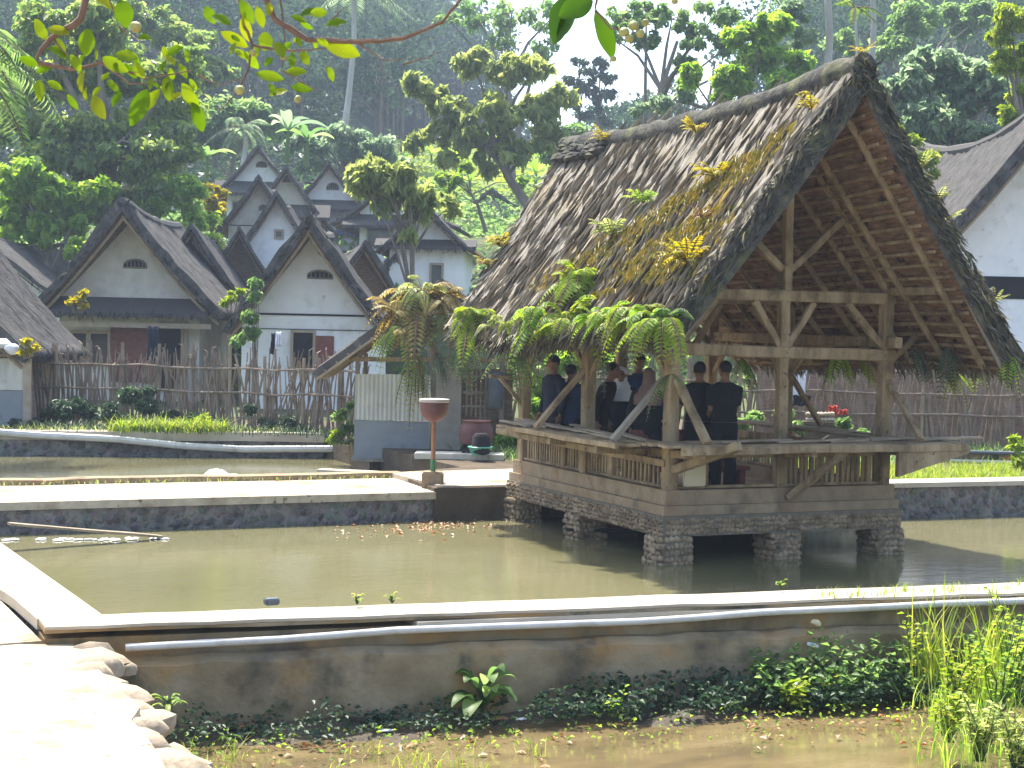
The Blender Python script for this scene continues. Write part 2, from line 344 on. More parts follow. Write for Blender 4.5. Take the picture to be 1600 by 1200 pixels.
def frond_arr(root, d, L, width, droop, npair=16, tw=0, up=(0, 0, 1), lasp=.16, rise=.0):
    """one fern / palm frond: leaflets on both sides of an arching rib -> leaf arrays, rib points"""
    root = np.array(root, float); d = nrm(np.array(d, float)); up = np.array(up, float)
    side = nrm(np.cross(d, up)); f = np.linspace(.06, 1, npair)
    def P(t): return root + d * L * t * (1 - .25 * droop * t) + up * (rise * L * t - droop * L * t * t)
    pts = np.array([P(t) for t in np.linspace(0, 1, 6)])
    c = []; dr = []; sz = []; no = []
    for t in f:
        p = P(t); tg = nrm(P(min(t + .03, 1.03)) - P(t)); w_ = width * (math.sin(math.pi * (t * .86 + .1)) ** .7) * .5 + .01 * L
        nn = nrm(np.cross(side, tg)); nn = nn if nn[2] > 0 else -nn
        for s in (-1, 1):
            dd = nrm(side * s + tg * .45 - nn * .25 + RNG.normal(size=3) * .06); c.append(p + dd * w_ * .5); dr.append(dd); sz.append(w_); no.append(nn)
    return np.array(c), np.array(sz), np.array(no), np.array(dr), pts
def fern(name, label, root, n, L, m, parent=None, spread=1.0, outdir=None, droop=.6, width=.32, npair=18, cat='fern', asp=.22, rise=.35, group=None, part=False, elev=(-.1, .9), rib='twig'):
    root = Vector(root); t = thing(name, label, cat, root, group=group) if not part else parent
    mb = MB(); mb.off = root if not part else Vector((0, 0, 0)); A = []
    for i in range(n):
        if outdir is None: a = 2 * math.pi * i / n + random.uniform(-.3, .3); d = Vector((math.cos(a), math.sin(a), 0))
        else: a = random.uniform(-1, 1) * spread; d = Matrix.Rotation(a, 3, 'Z') @ Vector(outdir)
        d = (d + Vector((0, 0, random.uniform(*elev)))).normalized(); l = L * random.uniform(.65, 1.15)
        c, s, no, dr, pts = frond_arr(root, d, l, l * width, droop * random.uniform(.6, 1.3), npair, rise=rise * random.uniform(.5, 1.2))
        A.append((c, s, no, dr)); mb.tube([tuple(p) for p in pts], [max(.004, L * .012)] * 5 + [.002], 4)
    c, s, no, dr = [np.concatenate([a[k] for a in A]) for k in range(4)]
    fr = np.repeat(RNG.random(n), len(c) // n) * .5 + RNG.random(len(c)) * .5
    leaves('fronds', c, s, no, dr, asp, M[m], t, off=root if not part else None, rnd=fr, fold=.1)
    mb.build('ribs', M[rib], t); return t
def palm(name, label, base, top, r, nf, L, m='leaf_mid', trunk=True, npair=30, cat='palm', droop=.55, width=.38, bark='bark_pale', asp=.09, group=None):
    base = Vector(base); top = Vector(top); t = thing(name, label, cat, base, group=group)
    if trunk:
        mb = MB(); mb.off = base
        mb.tube([base - Vector((0, 0, .3)), base.lerp(top, .3) + Vector((r, 0, 0)), base.lerp(top, .65) + Vector((r * 1.5, 0, 0)), top], [r * 1.3, r, r * .85, r * .8], 8); mb.build('trunk', M[bark], t, smooth=True)
    A = []; mb = MB(); mb.off = base
    for i in range(nf):
        a = 2 * math.pi * i / nf * 2.4 + random.uniform(-.3, .3); e = random.uniform(-.2, 1.1)
        d = Vector((math.cos(a), math.sin(a), e)).normalized(); l = L * random.uniform(.8, 1.1)
        c, s, no, dr, pts = frond_arr(top, d, l, l * width, droop * random.uniform(.6, 1.2), npair); A.append((c, s, no, dr))
        mb.tube([tuple(p) for p in pts], [.035, .03, .025, .02, .012, .005], 4)
    c, s, no, dr = [np.concatenate([a[k] for a in A]) for k in range(4)]
    leaves('fronds', c, s, no, dr, asp, M[m], t, off=base, fold=.1); mb.build('ribs', M['twig'], t); return t
def banana(name, label, base, h, m='leaf_fresh', n=6, cat='banana plant', group=None):
    base = Vector(base); t = thing(name, label, cat, base, group=group); mb = MB(); mb.off = base
    top = base + Vector((.05, 0, h * .45)); mb.tube([base, base.lerp(top, .5), top], [.13, .11, .07], 8); mb.build('stem', M['leaf_olive'], t, smooth=True)
    V = []; F = []; rn = []
    for i in range(n):
        a = 2 * math.pi * i / n + random.uniform(-.3, .3); el = random.uniform(.6, 1.6); L = h * random.uniform(.5, .7); wd = L * .24
        d = Vector((math.cos(a), math.sin(a), el)).normalized(); side = d.cross(Vector((0, 0, 1))).normalized(); b0 = len(V); S = 7; r = random.random()
        for k in range(S + 1):
            f = k / S; p = top + d * L * f + Vector((0, 0, -L * .5 * f * f)); ww = wd * math.sin(math.pi * min(1, f * .9 + .08)) ** .6 * .5; up = Vector((0, 0, ww * .5))
            V += [p - side * ww + up, p, p + side * ww + up]
        for k in range(S):
            q = b0 + k * 3; F += [(q, q + 1, q + 4, q + 3), (q + 1, q + 2, q + 5, q + 4)]; rn += [r, r]
    quads_to_mesh('leaves', np.array([tuple(v) for v in V]), np.array(F), np.array(rn), M[m], t, off=base); return t
def vnoise(x, y, seed=0):
    """smooth value noise on numpy arrays"""
    g = np.random.default_rng(seed).random((256, 256)); xi = np.floor(x).astype(int); yi = np.floor(y).astype(int); fx = x - xi; fy = y - yi
    fx = fx * fx * (3 - 2 * fx); fy = fy * fy * (3 - 2 * fy); a = g[xi % 256, yi % 256]; b = g[(xi + 1) % 256, yi % 256]; c = g[xi % 256, (yi + 1) % 256]; d = g[(xi + 1) % 256, (yi + 1) % 256]
    return (a * (1 - fx) + b * fx) * (1 - fy) + (c * (1 - fx) + d * fx) * fy
ICO = None
def ico():
    global ICO
    if ICO is None:
        b = bmesh.new(); bmesh.ops.create_icosphere(b, subdivisions=2, radius=1); ICO = ([v.co.copy() for v in b.verts], [tuple(v.index for v in f.verts) for f in b.faces]); b.free()
    return ICO
def blob(mb, c, r, R=None, jit=.1):
    vs, fs = ico(); c = Vector(c); ph = random.random() * 9
    out = []
    for v in vs:
        k = 1 + jit * math.sin(v.x * 3 + ph) * math.cos(v.y * 2.7 - ph) + jit * .5 * math.sin(v.z * 5 + ph)
        q = Vector((v.x * r[0] * k, v.y * r[1] * k, v.z * r[2] * k)); out.append(c + (R @ q if R is not None else q))
    mb.add(out, fs)
def pebbles(mb, o, u, v, lu, lv, nrml, s, depth=.35):
    """rounded stones set in a face o + u*lu x v*lv"""
    o = Vector(o); u = Vector(u).normalized(); v = Vector(v).normalized(); n = Vector(nrml).normalized()
    rows = max(1, round(lv / s)); R = Matrix((u, v, n)).transposed()
    for j in range(rows):
        x = random.uniform(0, s * .5)
        while x < lu:
            w_ = s * random.uniform(.6, 1.35); hh_ = random.uniform(.36, .62)
            if x + w_ > lu + s * .4: break
            blob(mb, o + u * (x + w_ / 2) + v * ((j + .5) * lv / rows + random.uniform(-.25, .25) * s), (w_ * .52, lv / rows * hh_, s * depth * random.uniform(.7, 1.3)), R @ Matrix.Rotation(random.uniform(-.6, .6), 3, 'Z'), jit=.18); x += w_ * random.uniform(.85, 1.05)
# ------------------------------------------------------------------ terrain
def gz(x, y):
    """ground height at a world point"""
    D = x * FW.x + y * FW.y; X = x * RT.x + y * RT.y; r = X / max(D, 1); px = 800 + FPX * r
    if D < 20 or y < 34: return -1.0 if x > .8 else .25
    def ip(v, t): return float(np.interp(v, [a for a, b in t], [b for a, b in t]))
    z = ip(D, [(38, .5), (45, .6), (47.5, .8), (49, 2.9), (52, 3.3), (54, 3.8), (58, 4.4), (62, 5.1), (68, 5.6), (70, 6.6), (80, 8.0), (90, 9.6)])
    if D > 90:
        zt = ip(D, [(90, 9.6), (160, 21)]);
        if 520 < px < 900: step = 9; k = (D - 90) / step; f = k - math.floor(k); zt = 9.6 + (math.floor(k) + min(1, f * 5)) * step * .165
        zh = ip(D, [(90, 9.6), (150, 28), (300, 88)]); a = ip(px, [(100, 1), (480, 1), (620, .0), (1130, 0), (1300, .6), (1500, 1)])
        z = zt * (1 - a) + zh * a
        if D > 160: z = (21 + (min(D, 300) - 160) * ip(px, [(300, .25), (620, .38), (700, .2), (780, .04), (1150, .0), (1250, .2)])) * (1 - a) + zh * a
    return min(z, 95)
def terrain():
    th = np.concatenate([np.linspace(-180, -45, 10)[:-1], np.linspace(-45, -22, 16)[:-1], np.linspace(-22, 22, 130), np.linspace(22, 45, 16)[1:], np.linspace(45, 180, 10)[1:-1]])
    Ds = np.concatenate([[.5, 6, 12, 18, 24, 30, 34], np.arange(36, 96, 1.0), np.arange(96, 170, 1.5), np.linspace(172, 320, 25), [400, 600, 1200, 2500]])
    V = []; F = []; n = len(th)
    for D in Ds:
        for a in th:
            q = rad(a); k = 1 / max(math.cos(q), .35) if abs(a) < 69 else 1 / .35; d = FW * math.cos(q) + RT * math.sin(q); p = d * D * k
            V.append((p.x, p.y, gz(p.x, p.y) if abs(a) < 60 or p.y > 34 else (.25 if p.x < .8 else -1)))
    for i in range(len(Ds) - 1):
        for j in range(n): a = i * n + j; b = i * n + (j + 1) % n; F.append((a, b, b + n, a + n))
    me = bpy.data.meshes.new('ground'); me.from_pydata(V, [], F); o = link('ground', me, M['ground_mat'], smooth=False)
    me.materials.append(M['terrace_grass']); me.materials.append(M['forest_floor'])
    for p in me.polygons:
        c = p.center; D = c.x * FW.x + c.y * FW.y; X = c.x * RT.x + c.y * RT.y; px = 800 + FPX * X / max(D, 1)
        if 86 < D < 160 and 600 < px < 930: p.material_index = 1
        elif D > 88: p.material_index = 2
    tag(o, kind='structure'); return o
terrain()
# ------------------------------------------------------------------ ponds, walls, paths
def struct(name, mb, m, **k): return tag(mb.build(name, M[m], **k), kind='structure')
def yin(x): return 11.51 - .11 * x       # pond-side edge of the near wall
def yfr(x): return 11.12 - .118 * x      # stream-side edge of its coping
def plane(name, poly, z, m):
    return struct(name, MB().add([(p[0], p[1], z) for p in poly], [tuple(range(len(poly)))]), m)
plane('pond_water', [(1.3, 11.2), (45, 6.2), (45, 18.3), (12.05, 18.3), (12.05, 20.2), (1.3, 20.2)], 0, 'pond_mat')
plane('back_pond_water', [(-30, 21.6), (9.6, 21.6), (9.6, 32), (-30, 36)], -.02, 'pond_mat')
plane('stream_water', [(1.4, -12), (40, -12), (40, 6.4), (1.4, 11.1)], -.3, 'stream_mat')
# land behind the ponds
bank = MB().prism([(-40, 40), (-40, 36.2), (2.9, 32.0), (9.3, 30.2), (9.2, 22.6), (7.8, 21.9), (7.6, 19.62), (12.0, 19.5), (12.0, 18.35), (60, 16.2), (60, 40)], -1.2, .45)
struct('bank', bank, 'soil')
yard = MB(); yard.prism([(7.7, 21.8), (7.75, 19.7), (9.7, 19.62), (12.0, 19.6), (12.0, 21.2), (9.8, 22.0)], .4, .468); struct('yard_path', yard, 'path_stone')
def wall_thing(label, name='pond_wall', cat='wall'): return thing(name, label, cat)
# near wall : coping slab, recessed body, shoulder
t = wall_thing('long low concrete wall between the pond and the muddy stream in the foreground')
def strip(xs, ya, yb, z0, z1, jit=0):
    mb = MB(); rings = []
    for x in xs:
        j = random.uniform(-jit, jit); rings.append([(x, ya(x) + j, z0 + j * .3), (x, yb(x), z0), (x, yb(x), z1 + j * .3), (x, ya(x) + j, z1 + j * .3)])
    return mb.loft(rings)
xs = np.linspace(1.38, 34, 90)
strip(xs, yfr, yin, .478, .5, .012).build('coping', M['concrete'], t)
strip(xs, lambda x: yfr(x) + .006, lambda x: yin(x) - .006, .448, .4765, .012).build('coping_dark_side', M['wall_rough'], t)  # coping sides: mud stain, with their shade put into the darker colour
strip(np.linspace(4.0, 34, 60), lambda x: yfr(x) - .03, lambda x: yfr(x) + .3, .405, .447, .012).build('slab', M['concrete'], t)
strip(xs, lambda x: yfr(x) + .05, lambda x: yin(x) - .02, -.8, .404).build('body', M['wall_rough'], t)
def zsh(x): return .22 + .012 * x
mb = MB(); rings = []
for x in np.linspace(1.8, 34, 140):
    j = random.uniform(-.015, .015); y = yfr(x); rings.append([(x, y - .13 + j, -.8), (x, y + .1, -.8), (x, y + .1, .27), (x, y - .02, .27 + j), (x, y - .09 + j, .22 + j)])
mb.loft(rings).build('shoulder', M['wall_rough'], t, smooth=False)
# pipe along it
mb = MB(); pts = []
for px, py in ((196, 1012), (320, 1005), (440, 999), (620, 985), (800, 978), (1000, 971), (1080, 966), (1190, 957), (1350, 950), (1480, 943), (1650, 937)):
    q = WY(px, py, 10.9); 
    for _ in range(4): q = WY(px, py, yfr(q.x) - .05)
    pts.append(q)
tag(MB().tube(pts, [.028] * len(pts), 10).build('water_pipe', M['pipe'], smooth=True), 'pale grey plastic water pipe sagging along the side of the foreground wall', 'pipe')
# left wall of the pond
t = wall_thing('pale sunlit concrete wall at the left edge of the pond beside the path')
lw = MB(); rings = []
for y in np.linspace(11.325, 19.5, 30):
    j = random.uniform(-.02, .02); x = 1.82 - .078 * (y - 11.3); rings.append([(x - .45 + j, y, .41), (x, y, .41), (x, y, .5), (x - .45 + j, y, .49)])
lw.loft(rings).build('coping', M['concrete'], t)
MB().prism([(1.40, 11.45), (1.78, 11.45), (1.18, 19.5), (.8, 19.5)], -.8, .408).build('body', M['wall_pebble'], t)
# walkway between the ponds
t = wall_thing('broad sunlit stone dyke walkway separating the two ponds', 'pond_dyke', 'walkway')
MB().prism([(-30, 21.9), (-30, 19.62), (7.62, 19.60), (7.75, 21.85)], .30, .40).build('top', M['path_stone'], t)
MB().prism([(-30, 21.8), (-30, 19.66), (7.60, 19.64), (7.7, 21.75)], -.9, .299).build('body', M['wall_pebble'], t)
strip(np.linspace(-30, 7.9, 60), lambda x: 21.62, lambda x: 21.95, .30, .47, .03).build('kerb', M['curb'], t)
# far shore of the back pond
t = wall_thing('weathered concrete edging along the far shore of the back pond')
def far(x): return 32.0 - .282 * (x - 2.9) if x > 2.9 else 32.0 + .097 * (2.9 - x)
strip(np.linspace(-38, 9.2, 60), lambda x: far(x) - .25, lambda x: far(x) + .25, .3, .48, .03).build('coping', M['concrete'], t)
strip(np.linspace(-38, 9.2, 20), lambda x: far(x) - .18, lambda x: far(x) + .2, -.9, .299).build('body', M['wall_pebble'], t)
tag(MB().tube([WY(a, b, far(WY(a, b, 31).x) - .34) for a, b in ((-60, 671), (60, 680), (180, 686), (290, 697), (380, 702), (551, 701))], [.07] * 6, 8).build('water_pipe', M['pipe'], smooth=True),
    'long grey pipe lying along the far edge of the back pond', 'pipe')
# right wall
t = wall_thing('dark mossy pebble wall closing the pond to the right of the pavilion')
MB().prism([(12.03, 18.28), (60, 16.0), (60, 16.5), (12.03, 18.8)], -.9, .46).build('body', M['wall_pebble'], t)
MB().prism([(12.0, 18.22), (60, 15.95), (60, 16.5), (12.0, 18.8)], .462, .53).build('coping', M['concrete'], t)
# path in the left foreground
mb = MB(); rings = []
def xe(y): return 1.78 + .05 * math.sin(y * 1.7) - (.12 if y < 9 else 0)
ys = np.linspace(-8, 10.95, 70)
for y in ys:
    z = .385 + max(0, 6.5 - y) * .07
    rings.append([(xe(y) - .12, y, -.8), (xe(y) - .12, y, z - .02)] + [(x, y, z + .02 * math.sin(x * 3 + y * 2)) for x in (1.2, .5, -1, -3, -8, -16)] + [(-16, y, -.8)])
struct('path', mb.loft(rings), 'path_stone')
struct('left_ground', MB().prism([(-40, 10.9), (1.36, 10.97), (.82, 19.6), (-40, 19.6)], -.6, .40), 'path_stone')
# edging stones of the path: every stone by itself
def stone(loc, r, label, m='cobble', grp='rounded stones edging the path', rz=0, n_='edging_stone'):
    mb = MB(); blob(mb, (0, 0, 0), r, jit=.16); o = mb.build(n_, M[m], smooth=True); o.location = loc; o.rotation_euler = (0, 0, rz)
    return tag(o, label, 'stone', grp)
y = 10.8; k = 0
while y > 6.6:
    w_ = random.uniform(.12, .30); z = .33 - (10.9 - y) * .012
    stone((xe(y) + random.uniform(-.2, -.06), y, z + random.uniform(-.06, -.02)), (random.uniform(.16, .24), w_ * .58, random.uniform(.075, .11)), 'flat rounded pale stone edging the sunlit path above the stream', rz=random.uniform(-.35, .35)); y -= w_; k += 1
for i in range(34):
    yy = random.uniform(6.8, 10.8); stone((xe(yy) + random.uniform(.0, .12), yy, random.uniform(-.25, .22)), (random.uniform(.1, .17), random.uniform(.07, .12), random.uniform(.06, .09)), 'tan cobble set in the side of the path embankment', grp='cobbles in the path embankment', n_='cobble')
for i, (px, py, r) in enumerate(((30, 950, .09), (75, 958, .07), (12, 970, .08), (60, 905, .1), (20, 900, .08), (110, 985, .07), (150, 985, .06), (90, 940, .06), (40, 925, .06))):
    stone(WZ(px, py, .36), (r, r * .7, r * .45), 'small tan stone lying loose where the path meets the pond wall', grp='loose stones by the pond wall', n_='loose_stone')
# mud strip under the wall
mb = MB(); V = []; F = []; nx, ny = 160, 14
for i in range(nx):
    x = 1.7 + 18 * i / (nx - 1)
    for j in range(ny):
        f = j / (ny - 1); y = yfr(x) - .08 - f * (.45 + .25 * math.sin(x * .9) * math.cos(x * .37) + .25 * math.sin(x * 2.3)); V.append((x, y, -.22 - .13 * f + .04 * math.sin(x * 7 + f * 9) * math.sin(f * 5 + x)))
for i in range(nx - 1):
    for j in range(ny - 1): a = i * ny + j; F.append((a, a + 1, a + ny + 1, a + ny))
struct('mud_strip', mb.add(V, F), 'mud', smooth=True)
mb = MB(); V = []; F = []; nx = 40
for i in range(nx):
    for j in range(nx):
        a = i / (nx - 1) * 9 + 7.2; b = j / (nx - 1) * 5 + 4.6
        h = .30 * max(0, 1 - ((a - 11.2) / 3.4) ** 2 - ((b - 7.2) / 2.3) ** 2); V.append((a, b, -.40 + h * 1.2 + .03 * math.sin(a * 5) * math.cos(b * 6)))
for i in range(nx - 1):
    for j in range(nx - 1): a = i * nx + j; F.append((a, a + 1, a + nx + 1, a + nx))
struct('mud_bank', mb.add(V, F), 'mud', smooth=True)
# ------------------------------------------------------------------ roofs
def roof_side(name, rf, ef, thick, nu, nv, parent, m, off, lu, lv, prof=1.12, amp=.04, seed=0, moss=None, under='thatch_under', edge='thatch_edge', raggd=.06):
    """rf(u), ef(u): ridge and eave points; slab with a strand-displaced upper face"""
    U, Vv = np.meshgrid(np.linspace(0, 1, nu), np.linspace(0, 1, nv), indexing='ij')
    Rr = np.array([tuple(rf(u)) for u in np.linspace(0, 1, nu)])[:, None, :]; Er = np.array([tuple(ef(u)) for u in np.linspace(0, 1, nu)])[:, None, :]
    vp = Vv[..., None]; P_ = Rr + (Er - Rr) * vp
    drop = (Rr[..., 2] - Er[..., 2]); zc = Rr[..., 2] - drop * (1 - (1 - Vv) ** prof) * 1.0
    P_ = P_.copy(); P_[..., 2] = zc
    # normal
    du = np.gradient(P_, axis=0); dv = np.gradient(P_, axis=1); Nn = nrm(np.cross(du, dv)); Nn = np.where(Nn[..., 2:3] < 0, -Nn, Nn)
    us = U * lu; vs = Vv * lv; wob = vnoise(us * 1.5 + 7, vs * .8, seed + 5) * .5
    h = (vnoise(us * 19 + wob * 5 + 3, vs * .45 + us * .2, seed) - .5) * .6 + (vnoise(us * 32 + wob * 9, vs * .5, seed + 1) - .5) * 1.3 + (vnoise(us * 1.1, vs * 1.0, seed + 2) - .5) * .8 + (vnoise(us * 44, vs * 2.5, seed + 3) - .5) * .5
    fade = np.clip(np.minimum(Vv / .03, 1), 0, 1)
    T = P_ + Nn * (h * amp * fade)[..., None]
    rag = (RNG.random(nu) - .5) * raggd * 2; sl_ = nrm(Er - Rr)[:, 0, :]
    T[:, -1, :] += sl_ * rag[:, None] - np.array([0, 0, thick * .35])
    kb = np.clip(Vv / .14, 0, 1)[..., None]; B = P_ - (Nn * kb + np.array([0, 0, 1.5]) * (1 - kb)) * thick; n = nu * nv
    V = np.concatenate([T.reshape(-1, 3), B.reshape(-1, 3)]) - np.array(off)
    F = []; mi = []
    ii, jj = np.meshgrid(np.arange(nu - 1), np.arange(nv - 1), indexing='ij'); a = (ii * nv + jj).ravel()
    top = np.stack([a, a + 1, a + nv + 1, a + nv], 1); bot = top[:, ::-1] + n
    edges = []
    for j in range(nv - 1): edges += [(j, j + 1, n + j + 1, n + j), ((nu - 1) * nv + j, (nu - 1) * nv + j + 1, n + (nu - 1) * nv + j + 1, n + (nu - 1) * nv + j)]
    for i in range(nu - 1): edges += [(i * nv + nv - 1, (i + 1) * nv + nv - 1, n + (i + 1) * nv + nv - 1, n + i * nv + nv - 1), (i * nv, (i + 1) * nv, n + (i + 1) * nv, n + i * nv)]
    F = np.concatenate([top, bot, np.array(edges)]); nf = len(F)
    me = bpy.data.meshes.new(name); me.vertices.add(len(V)); me.vertices.foreach_set('co', V.astype(np.float32).ravel())
    me.loops.add(nf * 4); me.loops.foreach_set('vertex_index', F.astype(np.int32).ravel()); me.polygons.add(nf); me.polygons.foreach_set('loop_start', np.arange(0, nf * 4, 4, dtype=np.int32))
    me.update(calc_edges=True)
    uvv = np.stack([us.ravel() + seed, vs.ravel()], 1); uvv = np.concatenate([uvv, uvv]); uvl = me.uv_layers.new(name='UVMap'); uvl.data.foreach_set('uv', uvv[F.ravel()].astype(np.float32).ravel())
    mo = np.zeros(len(V), dtype=np.float32)
    if moss is not None: mo[:n] = moss(U, Vv, us, vs).ravel()
    at = me.attributes.new('moss', 'FLOAT', 'POINT'); at.data.foreach_set('value', mo)
    for mm in (M[m], M[under], M[edge]): me.materials.append(mm)
    me.polygons.foreach_set('material_index', np.array([0] * len(top) + [1] * len(bot) + [2] * len(edges), dtype=np.int32))
    me.polygons.foreach_set('use_smooth', [True] * len(top) + [False] * (nf - len(top)))
    bm = bmesh.new(); bm.from_mesh(me); bmesh.ops.recalc_face_normals(bm, faces=bm.faces); bm.to_mesh(me); bm.free()
    o = bpy.data.objects.new(name, me); C.objects.link(o); o.parent = parent; return o
def fringe(name, pts, dirs, L, m, parent, off, per=60, asp=.042, jit=.05):
    """loose straw along an edge"""
    c = []; d = []
    for (a, b), dd in zip(zip(pts[:-1], pts[1:]), dirs):
        a = np.array(a); b = np.array(b); k = max(2, int(np.linalg.norm(b - a) * per))
        for f in RNG.random(k): c.append(a + (b - a) * f + RNG.normal(size=3) * jit); d.append(np.array(dd) + RNG.normal(size=3) * .22)
    c = np.array(c); d = np.array(d); n = len(c)
    return leaves(name, c, L * RNG.uniform(.4, 1.2, n), nrm(RNG.normal(size=(n, 3))), d, asp, M[m], parent, off=off, fold=.1)
leafmat('straw', [(.14, .128, .105), (.25, .225, .18), (.36, .32, .25), (.19, .165, .125)], .1, rough=.9, spec=.1)
leafmat('straw_verge', [(.06, .058, .05), (.12, .112, .09), (.19, .175, .13), (.13, .13, .06)], .1, rough=.9, spec=.1)
leafmat('straw_dark', [(0.020, 0.018, 0.018), (0.045, 0.040, 0.038), (0.070, 0.062, 0.060), (0.100, 0.090, 0.085)], .05, rough=.95, spec=.05)
# ------------------------------------------------------------------ the pavilion
X0, X1, Y0, Y1 = 8.86, 11.86, 15.38, 19.45; XC = 10.36; XM = 10.36; YM = 17.5
off = Vector((XC, Y0 + 2, 0))
pav = thing('pond_pavilion', 'open wooden pavilion with steep mossy thatched roof standing on stone piers in the pond', 'pavilion', off)
def nb(): m_ = MB(); m_.off = off; return m_
for px_, py_ in [(x, y) for x in (X0, XM, X1) for y in (Y0, YM, Y1)]:
    if px_ == XM and py_ == YM: continue
    mb = nb(); mb.box((px_, py_, -.15), (.36, .40, .92)); pr = mb.build('pier', M['pebble_grout'], pav)
    mb = nb()
    for (o, u, n, l) in (((px_ - .2, py_ - .2, -.12), (1, 0, 0), (0, -1, 0), .4), ((px_ - .2, py_ + .22, -.12), (0, -1, 0), (-1, 0, 0), .44), ((px_ + .2, py_ - .22, -.12), (0, 1, 0), (1, 0, 0), .44), ((px_ + .2, py_ + .2, -.12), (-1, 0, 0), (0, 1, 0), .4)):
        pebbles(mb, o, u, (0, 0, 1), l, .43, n, .072)
    mb.build('pier_stones', M['pebble'], pr, smooth=True)
E_ = .14
ring = lambda e: [(X0 - e, Y0 - e), (X1 + e, Y0 - e), (X1 + e, Y1 + e), (X0 - e, Y1 + e)]
nb().prism(ring(.17), .31, .545).build('stone_course', M['pebble_grout'], pav)
mb = nb(); pebbles(mb, (X0 - .18, Y1 + .17, .32), (0, -1, 0), (0, 0, 1), Y1 - Y0 + .36, .2, (-1, 0, 0) , .055, .4); mb.build('course_stones', M['pebble'], pav, smooth=True); mb = nb()
pebbles(mb, (X1 + .18, Y0 - .17, .32), (0, 1, 0), (0, 0, 1), Y1 - Y0 + .36, .2, (1, 0, 0), .075, .4)
mb.build('course_stones', M['pebble'], pav, smooth=True)
mb = nb(); pebbles(mb, (X0 - .15, Y0 - .172, .33), (1, 0, 0), (0, 0, 1), X1 - X0 + .34, .18, (0, -1, 0), .06, .35); mb.build('course_stones', M['pebble'], pav, smooth=True)
def frame_ring(e_out, e_in, z0, z1):
    mb = nb()
    a, b, c, d = X0 - e_out, X1 + e_out, Y0 - e_out, Y1 + e_out; k = e_in
    mb.prism([(a, c), (b, c), (b, c + k), (a, c + k)], z0, z1); mb.prism([(a, d - k), (b, d - k), (b, d), (a, d)], z0, z1)
    mb.prism([(a, c + k + .002), (a + k, c + k + .002), (a + k, d - k - .002), (a, d - k - .002)], z0, z1); mb.prism([(b - k, c + k + .002), (b, c + k + .002), (b, d - k - .002), (b - k, d - k - .002)], z0, z1); return mb
frame_ring(.15, .30, .547, .66).build('curb_step', M['curb'], pav)
frame_ring(.11, .20, .662, .835).build('curb', M['curb'], pav)
nb().prism(ring(-.1), .55, .655).build('floor', M['curb'], pav)
# posts
PZ = 3.12; pw = .15
for x, y, zt in ((X0, Y0, 3.05), (X1, Y0, PZ), (X0, YM, 3.05), (X1, YM, PZ), (X0, Y1, 3.05), (X1, Y1, PZ), (XM, Y0, PZ - .05), (XM, Y1, PZ - .05)):
    if (x, y) == (XM, Y0): w_ = .12
    else: w_ = pw
    nb().beam((x, y, .60), (x, y, zt), w_, w_, n=6, jit=.004).build('post', M['old_wood'], pav)
B = lambda nm, a, b, w_, h_, m='old_wood', n=5, j=.004: nb().beam(a, b, w_, h_, n=n, jit=j).build(nm, M[m], pav)
for y in (Y0 - .02, YM, Y1):
    B('tie_beam', (X0 - .12, y, 2.46), (X1 + .1, y, 2.42), .11, .14)
    B('tie_beam', (X0 - .35, y + .01, 3.1), (X1 + 1.02, y + .01, 3.12), .12, .13)
for x in (X0, X1):
    B('plate', (x, Y0 - .25, 2.62 if x == X0 else 2.58), (x, Y1 + .4, 2.62), .11, .13)
    B('plate', (x + (.0 if x == X0 else 0), Y0 - .95, 3.2), (x, Y1 + .6, 3.2), .10, .10)
AZ = 5.33
for y in (Y0, YM, Y1):
    for s in (-1, 1): B('principal_rafter', (XC + s * 1.6, y, 3.14), (XC + s * .05, y, AZ - .12), .13, .15)
    B('king_post', (XC + .03, y, 3.15), (XC + .02, y, AZ - .25 if y != Y0 else AZ - .3), .11, .11)
    B('strut', (XC + .06, y - .02, 3.42), (XC + .80, y - .02, 4.05), .075, .085); B('strut', (XC - .06, y - .02, 3.42), (XC - .80, y - .02, 4.05), .075, .085)
    B('knee_brace', (X1 - .04, y - .02, 2.5), (X1 - .62, y - .02, 3.05), .07, .09); B('knee_brace', (X0 + .04, y - .02, 2.5), (X0 + .55, y - .02, 3.05), .07, .09)
    B('knee_brace', (XM - .05, y - .01, 2.5), (XM - .42, y - .01, 3.04), .06, .08); B('knee_brace', (XM + .05, y - .01, 2.5), (XM + .42, y - .01, 3.04), .06, .08)
    B('knee_brace', (X1 + .04, y, 2.32), (X1 + .55, y, 2.74), .05, .07)
for x in (X0, X1):
    for y, d in ((Y0, 1), (YM, -1), (YM, 1), (Y1, -1)): B('knee_brace', (x, y + .04 * d, 2.05), (x, y + .48 * d, 2.52), .06, .08)
B('ridge_beam', (XC, 14.2, AZ - .02), (XC, 21.0, AZ - .1), .11, .13)
for s, z in ((1, 4.1), (-1, 4.1)): B('purlin', (XC + s * .86, 14.35, z + .08), (XC + s * .86, 20.6, z + .02), .10, .10)
